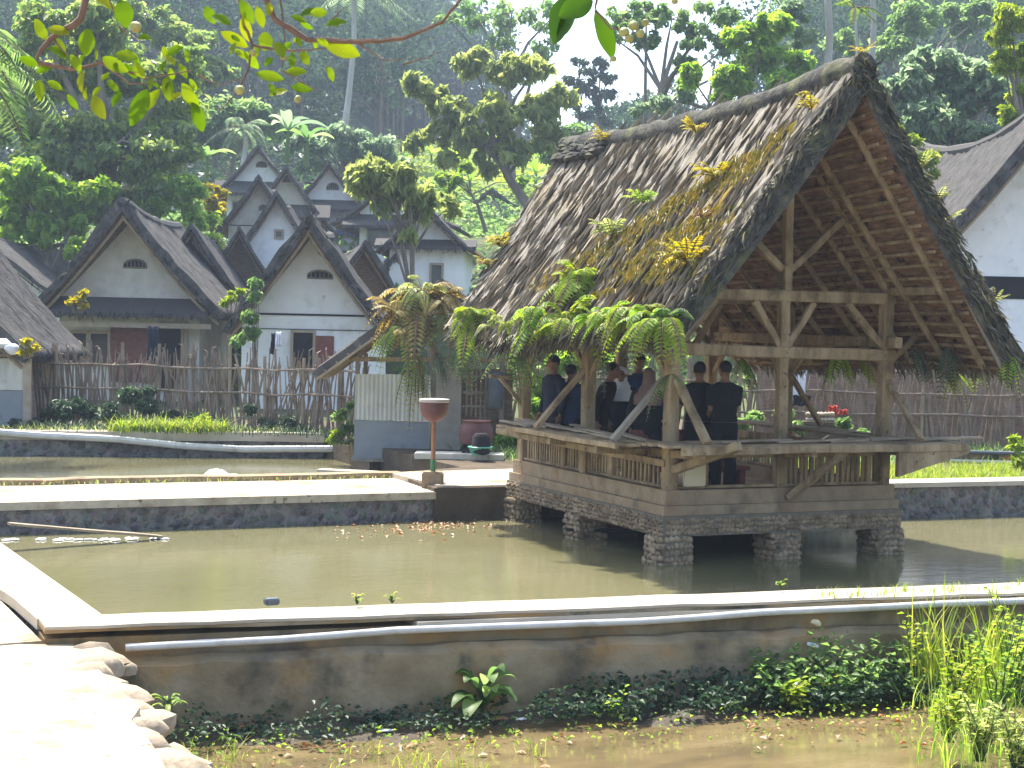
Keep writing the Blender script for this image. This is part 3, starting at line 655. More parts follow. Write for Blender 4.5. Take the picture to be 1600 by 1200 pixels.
# railing: rails, slats and the outward shelf carried by slanting braces
for a, b in (((X0, Y0, 1.24), (X1, Y0, 1.24)), ((X0, Y0, 1.24), (X0, Y1, 1.24)), ((X1, Y0, 1.24), (X1, Y1, 1.24)), ((X0, Y1, 1.24), (XM - .5, Y1, 1.24))):
    B('rail', a, b, .08, .10)
    B('rail', (a[0], a[1], .86), (b[0], b[1], .86), .06, .035)
def slats(a, b, m='old_wood', step=.075, nm='slats', sk=()):
    a = Vector(a); b = Vector(b); L = (b - a).length; d = (b - a) / L; n = int(L / step); mb = nb(); R = Matrix.Rotation(math.atan2(d.y, d.x), 3, 'Z')
    for i in range(1, n):
        p = a + d * (i * step); mb.box((p.x + random.uniform(-.005, .005), p.y, 1.04 + random.uniform(-.01, .01)), (.04, .02, .37), R @ Matrix.Rotation(random.uniform(-.03, .03), 3, 'Y'))
    return mb.build(nm, M[m], pav)
slats((X0, Y1 - .1, 0), (X0, YM + .65, 0)); slats((X0, YM + .6, 0), (X0, YM - .7, 0)); slats((X0, YM - .75, 0), (X0, Y0 + .1, 0), step=.1)
slats((XM + .08, Y0, 0), (X1 - .1, Y0, 0)); slats((X1, Y0 + .1, 0), (X1, YM, 0)); slats((X1, YM, 0), (X1, Y1 - .1, 0)); slats((X0 + .1, Y1, 0), (XM - .5, Y1, 0))
slats((X0 + .42, Y0, 0), (X0 + .62, Y0, 0), step=.07)
for y in (YM + .62, YM - .72): B('baluster', (X0, y, .84), (X0, y, 1.2), .085, .085, n=1)
B('baluster', (XM, Y0 - .03, .84), (XM, Y0 - .03, 1.25), .14, .1, n=1); B('baluster', (X1 - .22, Y0 - .01, .84), (X1 - .22, Y0 - .01, 1.2), .07, .06, n=1)
# shelf
def shelf(a, b, out, wd, z, name='shelf', k=5):
    """old boards and bamboo lying lengthwise, ragged ends"""
    a = Vector(a); b = Vector(b); o = Vector(out); mb = nb()
    for i in range(k):
        f = (i + .5) / k; w_ = wd / k * random.uniform(.85, .98); e1 = random.uniform(-.12, .1); e2 = random.uniform(-.12, .1); d = (b - a).normalized()
        mb.beam(a + o * wd * f + d * e1 + Vector((0, 0, z + random.uniform(-.008, .012))), b + o * wd * f + d * e2 + Vector((0, 0, z + random.uniform(-.008, .012))), w_, .03, n=8, jit=.006)
    return mb.build(name, M['old_wood'], pav)
SO = .74
shelf((X0 - .35, Y0, 0), (X1 + .62, Y0, 0), (0, -1, 0), SO, 1.38); shelf((X0, Y0 - .1, 0), (X0, Y1 - .7, 0), (-1, 0, 0), SO, 1.36, k=5); shelf((X1, Y0, 0), (X1, Y1 - .2, 0), (1, 0, 0), .6, 1.38)
for i in range(9):
    x = X0 + .35 + i * .36; y = Y0 - random.uniform(.15, .6); nb().beam((x, y, 1.415), (x + random.uniform(.5, .95), y + random.uniform(-.06, .06), 1.42 + random.uniform(0, .02)), random.uniform(.06, .12), .022, n=4, jit=.006).build('loose_board', M['bamboo'], pav)
for i in range(14):
    y = Y0 + .1 + i * .21; x = X0 - random.uniform(.1, .6); nb().beam((x, y, 1.40), (x + random.uniform(-.06, .06), y + random.uniform(.5, .95), 1.405 + random.uniform(0, .035)), random.uniform(.06, .12), .022, n=4, jit=.006).build('loose_board', M['bamboo'], pav)
B('shelf_edge', (X0 - .28, Y0 - SO, 1.335), (X1 + .66, Y0 - SO - .01, 1.34), .06, .09, j=.008, n=12)
B('shelf_edge', (X0 - SO, Y0 - .1, 1.345), (X0 - SO + .02, Y1 - .85, 1.35), .05, .06, j=.008, n=12)
for x in (X0 + .0, XM, X1 - .05): B('bracket', (x, Y0 + .1, 1.24), (x, Y0 - SO + .03, 1.29), .08, .09)
for y in (YM + .62, YM - .35, Y0 + .5): B('bracket', (X0 + .1, y, 1.22), (X0 - SO + .03, y, 1.27), .08, .08)
B('bracket', (X0 + .02, Y0 + .0, 1.05), (X0 + .34, Y0 - SO - .16, 1.40), .14, .10)   # corner board slanting out to the front
B('bracket', (X0 - .06, Y0 - .02, 1.14), (X0 - SO - .05, Y1 - .9, 1.31), .07, .08)
mb = nb(); mb.loft([[(x, y, z) for (x, z) in ((X1 - .35, 1.0), (X1 + .1, 1.12), (X1 + .70, 1.27), (X1 + .72, 1.34), (X1 - .35, 1.34))] for y in (Y0 - SO + .04, Y0 - SO - .02)]); mb.build('bracket', M['old_wood'], pav)
# slanting braces from the posts to the shelf
B('brace', (X0 + .02, Y0 - .07, 2.12), (X0 + .06, Y0 - SO + .03, 1.42), .10, .07); B('brace', (X1, Y0 - .07, 2.10), (X1 + .02, Y0 - SO + .04, 1.43), .08, .06)
B('brace', (X0 - .07, Y0 + .05, 2.12), (X0 - SO + .04, Y0 + .10, 1.40), .11, .06, m='grey_wood'); B('brace', (X0 - .06, YM, 2.16), (X0 - SO + .03, YM + .05, 1.41), .10, .06)
B('brace', (X0 - .06, Y1 - .02, 1.62), (X0 - .36, Y1 + .05, 1.98), .06, .05); B('brace', (X0 - .06, Y1 + .05, 1.97), (X0 - .52, Y1 + .05, 2.0), .06, .05)
B('brace', (X1 + .07, YM, 2.1), (X1 + .58, YM, 1.43), .08, .06)
B('brace', (XM + .06, Y0 - .12, .72), (XM + .42, Y0 - SO + .03, 1.30), .12, .08)
# things hanging in the front opening
nb().box((X0 + .30, Y0 - .05, 1.04), (.30, .03, .34)).build('panel', M['plastic_cream'], pav, bevel=.012)
# rafters and battens
def rline(u): # ridge of the outer roof surface, u 0 front .. 1 back
    y = 13.93 + u * 7.45; u = min(1, max(0, u)); return Vector((XC, y, 5.70 - .17 * max(0, math.sin(math.pi * u)) ** .8 - .12 * u))
def eL(u): y = 14.12 + u * 5.98; return Vector((7.93 + .05 * math.sin(u * 9), y, 2.66 + .06 * math.sin(u * 7)))
def eR(u): y = 14.05 + u * 6.0; return Vector((12.86 + .04 * math.sin(u * 8), y, 2.40 + .05 * math.sin(u * 6)))
TH = .26
for s, ef in ((-1, eL), (1, eR)):
    for i in range(9):
        u = .05 + .9 * i / 8; a = rline(u); b = ef(u); b = a.lerp(b, .96); dn = Vector((-s * .77, 0, -.64)) * (TH + .11)
        B('rafter', a + dn * .9 + Vector((s * .08, 0, -.05)), b + dn * 1.0, .055, .07)
    mb = nb(); K = 21
    for k in range(K):
        f = .12 + .85 * k / (K - 1); zf = lambda u: Vector((rline(u).lerp(ef(u), f).x, rline(u).lerp(ef(u), f).y, rline(u).z - (rline(u).z - ef(u).z) * (1 - (1 - f) ** 1.08)))
        pts = [zf(u) + Vector((-s * .77, 0, -.64)) * (TH + .012) for u in np.linspace(.015, .985, 7)]; mb.tube(pts, [.024] * 7, 5)
    mb.build('battens', M['old_wood'], pav)
def mossf(U, V, us, vs):
    n1 = vnoise(us * 10 + vs, vs * 2.2, 3); n2 = vnoise(us * 2.0, vs * 1.2, 9)
    band = np.exp(-((us - (.95 + .10 * vs)) / .42) ** 2) * np.clip((V - .22) * 2.5, 0, 1) * 1.3 + np.exp(-((us - (2.1 - .12 * vs)) / .3) ** 2) * np.clip((V - .3) * 2, 0, 1) * .8
    low = np.clip((V - .9) * 8, 0, 1) * np.clip(1 - us / 8, 0, 1) * .7
    tan = np.exp(-((us - 4.4) / .35) ** 2 - ((V - .55) / .25) ** 2) * .25
    return np.clip((band + low) * (n1 * 1.3 + n2 * 1.2 - .35) + tan * n1, 0, 1)
roof_side('thatch_slope', rline, eL, TH, 640, 70, pav, 'thatch', off, 7.0, 3.9, prof=1.10, amp=.032, seed=2, moss=mossf)
roof_side('thatch_slope', rline, eR, TH, 160, 60, pav, 'thatch', off, 7.0, 4.0, prof=1.08, amp=.06, seed=21)
mb = nb(); rp = [rline(u) + Vector((0, 0, -.09)) for u in np.linspace(0, 1, 40)]; mb.tube(rp, [.17 + random.uniform(-.03, .03) for _ in rp], 12); mb.build('ridge_roll', M['thatch_edge'], pav, smooth=True)
mb = nb(); 
for i in range(60):   # lumps of rotted thatch at the far end of the ridge
    u = random.uniform(.80, 1.0); p = rline(u).lerp(eL(u), random.uniform(0, .12)); blob(mb, p + Vector((0, 0, .0)), (.12, .16, .07), jit=.25)
mb.build('ridge_roll', M['thatch_edge'], pav, smooth=True)
vergeL = [rline(0).lerp(eL(0), f) for f in np.linspace(0, 1, 10)]; vergeR = [rline(0).lerp(eR(0), f) for f in np.linspace(0, 1, 10)]
sL = (eL(.5) - rline(.5)).normalized(); sR = (eR(.5) - rline(.5)).normalized()
def under(P_, s, k): return [tuple(p + Vector((s * .77, 0, .64)) * -k) for p in P_]
for vg, s_, s in ((vergeL, sL, -1), (vergeR, sR, 1)):
    for k in (.03, .13, .22): fringe('straw_fringe', under(vg, s, k), [tuple(s_ + Vector((0, -.12, 0)))] * 9, .24, 'straw_verge', pav, off, per=80, jit=.022)
for ef, s_, s in ((eL, sL, -1), (eR, sR, 1)):
    ep = [ef(u) for u in np.linspace(0, 1, 14)]
    for k in (.03, .14, .24): fringe('straw_fringe', under(ep, s, k), [tuple(s_ + Vector((0, 0, -.4)))] * 13, .36, 'straw', pav, off, per=80, jit=.03)
    bk = [rline(1).lerp(ef(1), f) for f in np.linspace(0, 1, 8)]; fringe('straw_fringe', under(bk, s, .1), [tuple(s_ + Vector((0, .2, 0)))] * 7, .3, 'straw', pav, off, per=90, jit=.06)
def slope(u, f, s=-1):
    a = rline(u); b = (eL if s < 0 else eR)(u); p = a.lerp(b, f); p.z = a.z - (a.z - b.z) * (1 - (1 - f) ** 1.10); return p
def locate(px, py, s=-1):
    best = None
    from_u = [(u, f) for u in np.linspace(0, 1, 60) for f in np.linspace(0, 1, 50)]
    for u, f in from_u:
        p = slope(u, f, s); c = RM.transposed() @ (p - CP); q = (800 + FPX * c.x / -c.z - px) ** 2 + (600 - FPX * c.y / -c.z - py) ** 2
        if best is None or q < best[0]: best = (q, p)
    return best[1]
# loose straw lying on the sunlit slope
c = []; d = []
for i in range(1500):
    u = random.random(); f = random.random() ** .9; p = rline(u).lerp(eL(u), f); p.z = rline(u).z - (rline(u).z - eL(u).z) * (1 - (1 - f) ** 1.10); c.append(tuple(p + Vector((-.77, 0, .64)) * random.uniform(-.01, .035))); d.append(tuple(sL + Vector((random.gauss(0, .04), random.gauss(0, .13), random.gauss(0, .03)))))
c = np.array(c); leaves('loose_straw', c, RNG.uniform(.3, .95, len(c)), np.tile([-.77, 0, .64], (len(c), 1)) + RNG.normal(size=(len(c), 3)) * .15, np.array(d), .010, M['straw'], pav, off=off, fold=.1)
MS = [(1180, 240, 860, 455, 26), (1120, 330, 990, 440, 34), (1075, 385, 1015, 445, 26), (1230, 200, 1150, 290, 14), (960, 455, 840, 490, 14)]
c = []; d = []
for (x0, y0, x1, y1, sp) in MS:
    A_, B_ = locate(x0, y0), locate(x1, y1)
    for i in range(int(46 * sp)):
        f = random.random(); p = A_.lerp(B_, f); g_ = random.gauss(0, 1); p = p + Vector((0, g_ * sp * .011, 0)) * (.5 + f); c.append(tuple(p + Vector((-.77, 0, .64)) * random.uniform(.0, .04))); d.append(tuple(sL + Vector((random.gauss(0, .08), random.gauss(0, .3), random.gauss(0, .12)))))
c = np.array(c); leaves('moss', c, RNG.uniform(.06, .22, len(c)), np.tile([-.77, 0, .64], (len(c), 1)) + RNG.normal(size=(len(c), 3)) * .4, np.array(d), .14, M['leaf_moss'], pav, off=off, fold=.1)
# thin moulding boards under the front verge
B('barge_board', tuple(rline(.004) + Vector((-.08, .02, -.45))), tuple(eL(.004) + Vector((.28, .02, -.12))), .03, .09, m='grey_wood'); B('barge_board', tuple(rline(.004) + Vector((.08, .02, -.45))), tuple(eR(.004) + Vector((-.28, .02, -.12))), .03, .09, m='grey_wood')
# ------------------------------------------------------------------ plants on the roof and eave
OUT = Vector((-.8, -.35, .5))
rt = [(1275, 172, 7, .26, 'leaf_yellow', 'small yellow fern tuft high on the pavilion thatch near its front peak'), (950, 222, 8, .28, 'leaf_yellow', 'yellow fern tuft just below the ridge at the far end of the pavilion roof'),
      (1092, 210, 8, .26, 'leaf_yellow', 'tan and yellow tuft below the middle of the pavilion ridge'), (1120, 282, 10, .34, 'leaf_yellow', 'large golden fern tuft in the middle of the pavilion thatch'),
      (1008, 322, 10, .32, 'leaf_fresh', 'yellow green fern tuft in the centre of the pavilion roof slope'), (958, 372, 14, .34, 'leaf_olive', 'wide pale fern clump low in the centre of the pavilion roof slope'),
      (1080, 418, 14, .36, 'leaf_yellow', 'bright golden fern clump above the front corner of the pavilion eave'), (755, 370, 10, .32, 'leaf_yellow', 'yellow fern clump at the far edge of the pavilion thatch'),
      (758, 412, 7, .26, 'leaf_yellow', 'small yellow fern below another at the far edge of the pavilion thatch'), (735, 400, 6, .24, 'leaf_brown', 'brownish fern hanging at the far verge of the pavilion roof'),
      (1100, 345, 6, .2, 'leaf_litter', 'reddish dry tuft on the pavilion thatch right of the moss streak'), (1268, 158, 5, .16, 'leaf_yellow', 'tiny yellow fern just above a larger tuft near the front peak of the pavilion')]
for px, py, n, L, m_, lb in rt:
    p = locate(px, py); fern('roof_fern', lb, p + Vector((-.02, 0, .02)), int(n * 1.6), L * 1.3, m_, outdir=OUT, spread=1.7, droop=.6, npair=10, asp=.38, rise=.3, group='ferns rooted in the pavilion thatch', width=.3)
fern('roof_fern', 'orange brown fern tuft on the very peak of the pavilion roof', rline(.01) + Vector((0, 0, .08)), 7, .26, 'leaf_yellow', droop=.4, npair=9, asp=.35, group='ferns rooted in the pavilion thatch')
for px, py, lb in ((1440, 262, 'highest yellow fern on the right verge of the pavilion roof'), (1462, 318, 'middle pale fern on the right verge of the pavilion roof'), (1478, 345, 'lower yellow fern on the right verge of the pavilion roof'), (1560, 475, 'small fern near the lower right corner of the pavilion roof')):
    fern('roof_fern', lb, locate(px, py, 1), 7, .27, 'leaf_olive', outdir=(.8, -.3, .5), spread=1.4, droop=.5, npair=9, asp=.3, group='ferns rooted in the pavilion thatch')
ef_ = [(735, 500, 15, .8, 'leaf_lime', 'far leftmost bright fern cascading over the pavilion eave'), (790, 497, 9, .42, 'leaf_lime', 'second fern from the left along the pavilion eave'), (845, 500, 10, .75, 'leaf_fresh', 'fern hanging over the pavilion eave left of the tallest clump'),
       (905, 452, 17, .85, 'leaf_lime', 'arching lime fern standing above the middle of the pavilion eave'), (880, 505, 14, .72, 'leaf_lime', 'thick bright fern spilling over the middle of the pavilion eave'), (945, 480, 11, .60, 'leaf_fresh', 'green fern hanging low over the pavilion eave between two bright clumps'),
       (990, 474, 15, .7, 'leaf_lime', 'broad pale lime fern near the front corner of the pavilion eave'), (1045, 480, 14, .66, 'leaf_lime', 'large white green fern at the front corner of the pavilion eave'), (1060, 505, 10, .55, 'leaf_mid', 'dark shaded fern drooping beside the front corner post'), (762, 490, 10, .45, 'leaf_olive', 'pale olive fern between the two leftmost eave ferns'), (820, 488, 10, .45, 'leaf_lime', 'small lime fern on the eave left of its middle'), (925, 500, 12, .5, 'leaf_fresh', 'green fern tucked under the tallest eave clump'), (968, 490, 12, .5, 'leaf_olive', 'olive fern filling the eave before the broad pale lime fern'), (1018, 490, 12, .55, 'leaf_fresh', 'fresh green fern between the two largest front eave ferns')]
for px, py, n, L, m_, lb in ef_:
    p = locate(px, min(py, 478)) if py < 470 else Vector(eL(min(range(101), key=lambda k: abs((lambda c: 800 + FPX * c.x / -c.z)(RM.transposed() @ (eL(k / 100) - CP)) - px)) / 100))
    fern('eave_fern', lb, p + Vector((.05, 0, .06)), n, L * .92, m_, outdir=Vector((-.75, -.6, .25)), spread=1.7, droop=.95, npair=17, asp=.30, rise=.4, group='ferns along the pavilion eave', width=.42, elev=(-.5, 1.1))
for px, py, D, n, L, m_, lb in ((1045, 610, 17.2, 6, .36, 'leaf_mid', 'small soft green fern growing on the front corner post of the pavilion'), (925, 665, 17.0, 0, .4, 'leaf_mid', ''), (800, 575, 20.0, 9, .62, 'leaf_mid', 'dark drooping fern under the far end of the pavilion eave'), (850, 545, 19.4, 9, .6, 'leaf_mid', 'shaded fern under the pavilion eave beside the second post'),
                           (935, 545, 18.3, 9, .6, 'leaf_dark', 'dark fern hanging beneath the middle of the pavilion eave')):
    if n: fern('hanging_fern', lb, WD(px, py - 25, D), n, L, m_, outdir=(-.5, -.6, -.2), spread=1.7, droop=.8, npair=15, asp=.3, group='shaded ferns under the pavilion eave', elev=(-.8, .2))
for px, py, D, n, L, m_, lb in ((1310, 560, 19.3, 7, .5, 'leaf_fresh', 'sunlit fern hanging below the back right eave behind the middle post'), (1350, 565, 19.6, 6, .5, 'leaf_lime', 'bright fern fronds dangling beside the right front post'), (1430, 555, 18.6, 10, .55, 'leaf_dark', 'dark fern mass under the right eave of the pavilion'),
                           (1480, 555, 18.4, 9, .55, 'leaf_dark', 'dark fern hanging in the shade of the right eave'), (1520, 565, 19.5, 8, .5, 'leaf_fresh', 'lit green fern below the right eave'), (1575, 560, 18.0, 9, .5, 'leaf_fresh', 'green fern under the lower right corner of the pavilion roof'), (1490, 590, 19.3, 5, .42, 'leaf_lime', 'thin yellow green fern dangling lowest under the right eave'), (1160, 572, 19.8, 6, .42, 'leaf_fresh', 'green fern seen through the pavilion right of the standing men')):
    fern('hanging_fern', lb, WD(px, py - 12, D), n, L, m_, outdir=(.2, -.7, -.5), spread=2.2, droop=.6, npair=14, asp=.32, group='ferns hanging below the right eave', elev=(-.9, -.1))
# ------------------------------------------------------------------ houses (local frame: x right, y into the ridge, z up; origin on the ground under the front wall)
def lathe_profile(v, p=1.16): return 1 - (1 - v) ** p
def house(label, apx, apy, D, a, h, ww, L, zg, feats=(), delta=0, fo=.9, m='thatch_dark', horn=.35, sag=.24, pent=None, name='village_house', wallm='whitewash', prof=1.16, th=None, lean=.5, res=1.0, group='thatched village houses', wl=None, gap=.0, frg=True):
    """apx, apy: front roof apex in the photo; a: half roof span; h: apex height over eave; ww: half wall width"""
    A = WD(apx, apy, D - 0); th = th or (.24 if res == 1.0 else .11)
    if res < 1 and D > 53: fo = min(fo, .5); lean = .25
    rz = rad(-24 + delta); fw = Vector((-math.sin(rz), math.cos(rz), 0)); o = A + fw * (fo + lean); o.z = zg
    t = thing(name, label, 'house', o, rz, group=group)
    za = A.z - zg; ze = za - h
    def rf(u): return Vector((0, -fo - lean * (1 - u) ** 6 + u * (L + fo * 1.6), za - sag * max(0, math.sin(math.pi * u)) ** .7 + horn * 0 - (0 if u < .9 else 0)))
    def mk(s): return lambda u: Vector((s * a, -fo + .1 + u * (L + fo * 1.5), ze))
    nu = int(90 * res); nv = int(34 * res)
    for s in (-1, 1):
        roof_side('roof', rf, mk(s), th, nu, nv, t, m, (0, 0, 0), L + 2, math.hypot(a, h), prof=prof, amp=.07, seed=random.randint(0, 60), under='thatch_under', edge='thatch_edge' if m == 'thatch' else m, raggd=.05)
        if frg:
            vg = []
            for f in np.linspace(0, 1, 8):
                p = rf(0).lerp(mk(s)(0), f); p.z = za - h * (1 - (1 - f) ** prof); vg.append(tuple(p + Vector((-s * .1, 0, -.12))))
            fringe('straw_fringe', vg, [(s * .5, -.25, -.7)] * 7, .3 * (1 if res == 1.0 else .6), 'straw_dark', t, (0, 0, 0), per=45 * res, jit=.05 * res)
    rp = [rf(u) + Vector((0, 0, -.07)) for u in np.linspace(0, 1, 16)]; r_ = .15 if res == 1.0 else .09
    MB().tube(rp, [r_ * .6] + [r_ + random.uniform(-.03, .03) * r_ * 6 for _ in rp[2:]] + [r_ * .15], 8).build('ridge', M[m], t, smooth=True)
    # barge poles under the verge
    for s in (-1, 1):
        pts = []
        for f in np.linspace(.03, .97, 6):
            p = rf(0.0).lerp(mk(s)(0), f); p.z = za - h * (1 - (1 - f) ** prof) - th * 1.5; p.x -= s * .12; p.y += .25; pts.append(p)
        MB().tube(pts, [.05 if res == 1.0 else .025] * 6, 6).build('barge_pole', M['bamboo'], t)
    # walls: a body whose gable follows the roof
    def zr(x): f = min(1, abs(x) / a); return za - h * (1 - (1 - f) ** prof) - th * 1.45
    prf = [(-ww, 0 - .3), (ww, 0 - .3)] + [(x, zr(x)) for x in np.linspace(ww, -ww, 15)]
    mb = MB(); mb.loft([[(x, y, z) for x, z in prf] for y in (0, .16)]); zc_ = min(zr(ww), ze + .1); mb.box((0, .16 + L / 2 + .002, (zc_ - .3) / 2), (2 * ww - .01, L, zc_ + .3)); mb.build('wall', M[wallm], t)
    for f in feats:
        k = f[0]
        if k == 'vent':
            _, x, z, w_, h_ = f; fr = MB(); n = 9
            arc = [(x + w_ / 2 * math.cos(q), z + h_ * max(0, math.sin(q)) ** .7) for q in np.linspace(0, math.pi, n)]
            mb = MB(); mb.loft([[(p[0], y, p[1]) for p in arc] for y in (-.012, .01)]); v = mb.build('vent', M['dark_void'], t)
            mb = MB(); mb.tube([(p[0], -.02, p[1]) for p in arc] + [(arc[0][0], -.02, arc[0][1])], [.025] * (n + 1), 5)
            for i in range(1, 6): mb.box((x - w_ / 2 + w_ * i / 6, -.022, z + h_ * .4), (.02, .02, h_ * .7))
            mb.build('vent_slats', M['grey_wood'], v)
        elif k in ('window', 'door', 'shutter', 'blue', 'brick', 'plank', 'cloth'):
            _, x, z, w_, h_ = f[:5]
            if k == 'brick': MB().box((x, -.03, z), (w_, .08, h_)).build('brick_panel', M['brick_red'], t); continue
            if k == 'shutter': MB().box((x, -.035, z), (w_, .05, h_)).build('shutter', M['red_paint'], t, bevel=.01); continue
            nm = 'door' if k in ('door', 'plank') else 'window'
            pm = 'dark_void' if k == 'door' else 'blue_paint' if k == 'blue' else 'glass_dark'
            W_ = MB(); b_ = .07
            for cx, cz, dx, dz in ((x, z + h_ / 2 + b_ / 2, w_ + 2 * b_, b_), (x, z - h_ / 2 - b_ / 2, w_ + 2 * b_, b_), (x - w_ / 2 - b_ / 2, z, b_, h_), (x + w_ / 2 + b_ / 2, z, b_, h_)): W_.box((cx, -.03, cz), (dx, .08, dz))
            if k != 'door' and w_ > .5: W_.box((x, -.032, z), (.05, .06, h_ - .004))
            wi = W_.build(nm, M['window_frame'], t); MB().box((x, -.006, z), (w_, .03, h_)).build('pane' if nm == 'window' else 'opening', M[pm], wi)
            if k == 'blue':
                MB().box((x, -.026, z), (w_ * .3, .012, h_ * .96)).build('curtain', M['cloth_brown'], wi)
        elif k == 'trim': MB().box((0, -.012, f[1]), (2 * ww + .02, .035, f[2])).build('trim', M['dark_void' if len(f) < 4 else f[3]], t)
        elif k == 'post': MB().box((f[1], -.05, f[2] / 2), (.1, .1, f[2])).build('porch_post', M['window_frame'], t)
        elif k == 'beam': MB().box((f[1], -.62, f[2]), (f[3], .1, .14)).build('porch_beam', M['window_frame'], t)
    if pent:
        z0, dpt, dz, wd = pent; mb = MB()
        mb.add([(-wd, 0.02, z0), (wd, 0.02, z0), (wd, -dpt, z0 - dz), (-wd, -dpt, z0 - dz), (-wd, 0.02, z0 - .12), (wd, 0.02, z0 - .12), (wd, -dpt, z0 - dz - .12), (-wd, -dpt, z0 - dz - .12)], [(0, 1, 2, 3), (7, 6, 5, 4), (0, 3, 7, 4), (1, 5, 6, 2), (3, 2, 6, 7), (0, 4, 5, 1)])
        pr = mb.build('pent_roof', M['thatch_dark'], t)
        fringe('straw_fringe', [(-wd, -dpt, z0 - dz - .08), (wd, -dpt, z0 - dz - .08)], [(0, -.3, -.8)], .22, 'straw_dark', pr, (0, 0, 0), per=60, jit=.05)
    return t
# the two near houses
house('near left thatched house with arched vent and dark porch roof above red brown wall', 190, 308, 40, 2.62, 2.95, 1.85, 7.5, .6,
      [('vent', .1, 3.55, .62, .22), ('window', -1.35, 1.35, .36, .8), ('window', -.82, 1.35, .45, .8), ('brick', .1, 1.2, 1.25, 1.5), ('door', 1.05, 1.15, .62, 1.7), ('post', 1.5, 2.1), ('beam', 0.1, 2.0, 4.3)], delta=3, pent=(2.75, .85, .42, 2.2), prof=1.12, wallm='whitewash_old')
h2 = house('near right thatched house with white gable and a red shutter beside its dark window', 481, 330, 38, 2.2, 2.9, 1.75, 6.5, .6,
      [('vent', .22, 3.3, .66, .2), ('trim', 2.36, .05), ('trim', 1.98, .02), ('door', -.18, 1.42, .5, .95), ('shutter', .36, 1.4, .5, .85)], delta=3, prof=1.1)
# roofs stepping back behind them
house('thatched roof with a dark front verge rising directly behind the near left house', 298, 347, 47, 2.2, 3.0, 1.6, 6, .9, [('vent', 0, 3.2, .5, .2)], delta=4, res=.7)
house('dark pointed thatched gable peeking out between the two near houses', 374, 351, 52, 1.6, 2.4, 1.2, 6, 3.6, delta=10, wallm='bamboo_weave', res=.6)
house('nearest of the dark roof horns stepping down behind the near right house', 571, 374, 47, 2.3, 2.9, 1.6, 6, .9, delta=14, wallm='bamboo_weave', res=.6)
house('middle one of the dark roof horns behind the near right house', 618, 395, 50, 1.9, 2.5, 1.3, 6, 1.6, delta=14, wallm='bamboo_weave', res=.6)
house('farthest and smallest dark roof horn behind the near right house', 652, 405, 53, 1.6, 2.2, 1.1, 5, 2.6, delta=14, wallm='bamboo_weave', res=.6)
# upper terrace
house('highest thatched house on the slope with a wide grey white gable and dark porch', 403, 225, 70, 2.25, 2.3, 1.45, 7, 7.0, [('vent', .1, 3.0, .5, .25), ('window', -.9, 1.0, .5, .7)], pent=(2.35, .8, .6, 2.0), prof=1.3, res=.6, delta=4)
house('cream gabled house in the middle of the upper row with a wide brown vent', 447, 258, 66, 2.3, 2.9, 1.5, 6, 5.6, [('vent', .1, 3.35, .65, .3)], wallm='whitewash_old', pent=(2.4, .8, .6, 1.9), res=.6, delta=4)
house('upper right white gabled house with blue windows under its porch', 514, 250, 68, 1.8, 2.0, 1.25, 6, 6.1, [('vent', .15, 2.75, .55, .3), ('blue', .75, 1.05, .7, .75), ('blue', 1.35, 1.05, .3, .75), ('window', -.6, 1.05, .6, .8)], pent=(2.3, .75, .45, 1.9), prof=1.25, res=.6, delta=4)
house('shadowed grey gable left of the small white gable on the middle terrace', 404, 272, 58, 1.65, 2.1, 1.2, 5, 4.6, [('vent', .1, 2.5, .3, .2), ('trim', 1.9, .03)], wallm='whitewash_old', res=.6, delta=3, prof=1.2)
house('small bright white gable with one tiny square opening on the middle terrace', 432, 297, 54, 1.35, 1.95, 1.0, 5, 4.0, [('window', .05, 1.95, .2, .2)], res=.6, delta=4, prof=1.15)
t_ = house('white house half hidden by leaves with a glazed porch right of the upper rows', 612, 275, 62, 2.6, 1.9, 1.4, 6, 5.4, [('window', -.55, 1.05, .95, .85), ('blue', .45, 1.05, .4, .85), ('trim', 1.75, .12)], pent=(1.95, .8, .5, 2.0), res=.6, delta=-4, prof=1.3)
house('dark roofed house with plain white wall and one narrow window beside the pavilion roof', 663, 318, 49, 1.65, 1.45, 1.2, 5, 3.2, [('window', .35, 1.25, .32, .62), ('trim', 2.15, .10)], pent=(2.4, .5, .25, 1.65), prof=1.15, res=.7, delta=-2, fo=.5)
house('small pale hut with a low brown roof on the green terraces', 768, 293, 86, 1.75, 1.25, 1.3, 4, 8.6, [('cloth', -.9, .9, .3, .5), ('shutter', -1.05, .8, .2, .7), ('trim', 1.7, .05, 'grey_wood')], wallm='whitewash_old', res=.5, delta=-6, fo=.4, prof=1.05, name='garden_hut')
house('tiny pale roofed shed almost hidden in the trees above the near left house', 232, 262, 84, 1.4, 1.0, 1.1, 4, 8.8, res=.5, delta=5, fo=.3, prof=1.05, name='garden_hut')
# right hand house, left edge houses
house('large house at the right edge with curved grey thatched roof and plain white wall', 1694, 96, 33, 3.15, 3.9, 2.75, 11, .6, [('trim', 3.25, .5, 'dark_void')], delta=1, prof=1.18, sag=.9, horn=.3, th=.3, m='thatch_dark')
house('house behind the left edge with only its long grey thatched roof showing', -48, 352, 45, 3.1, 2.4, 2.3, 7, .7, delta=2, res=.7)
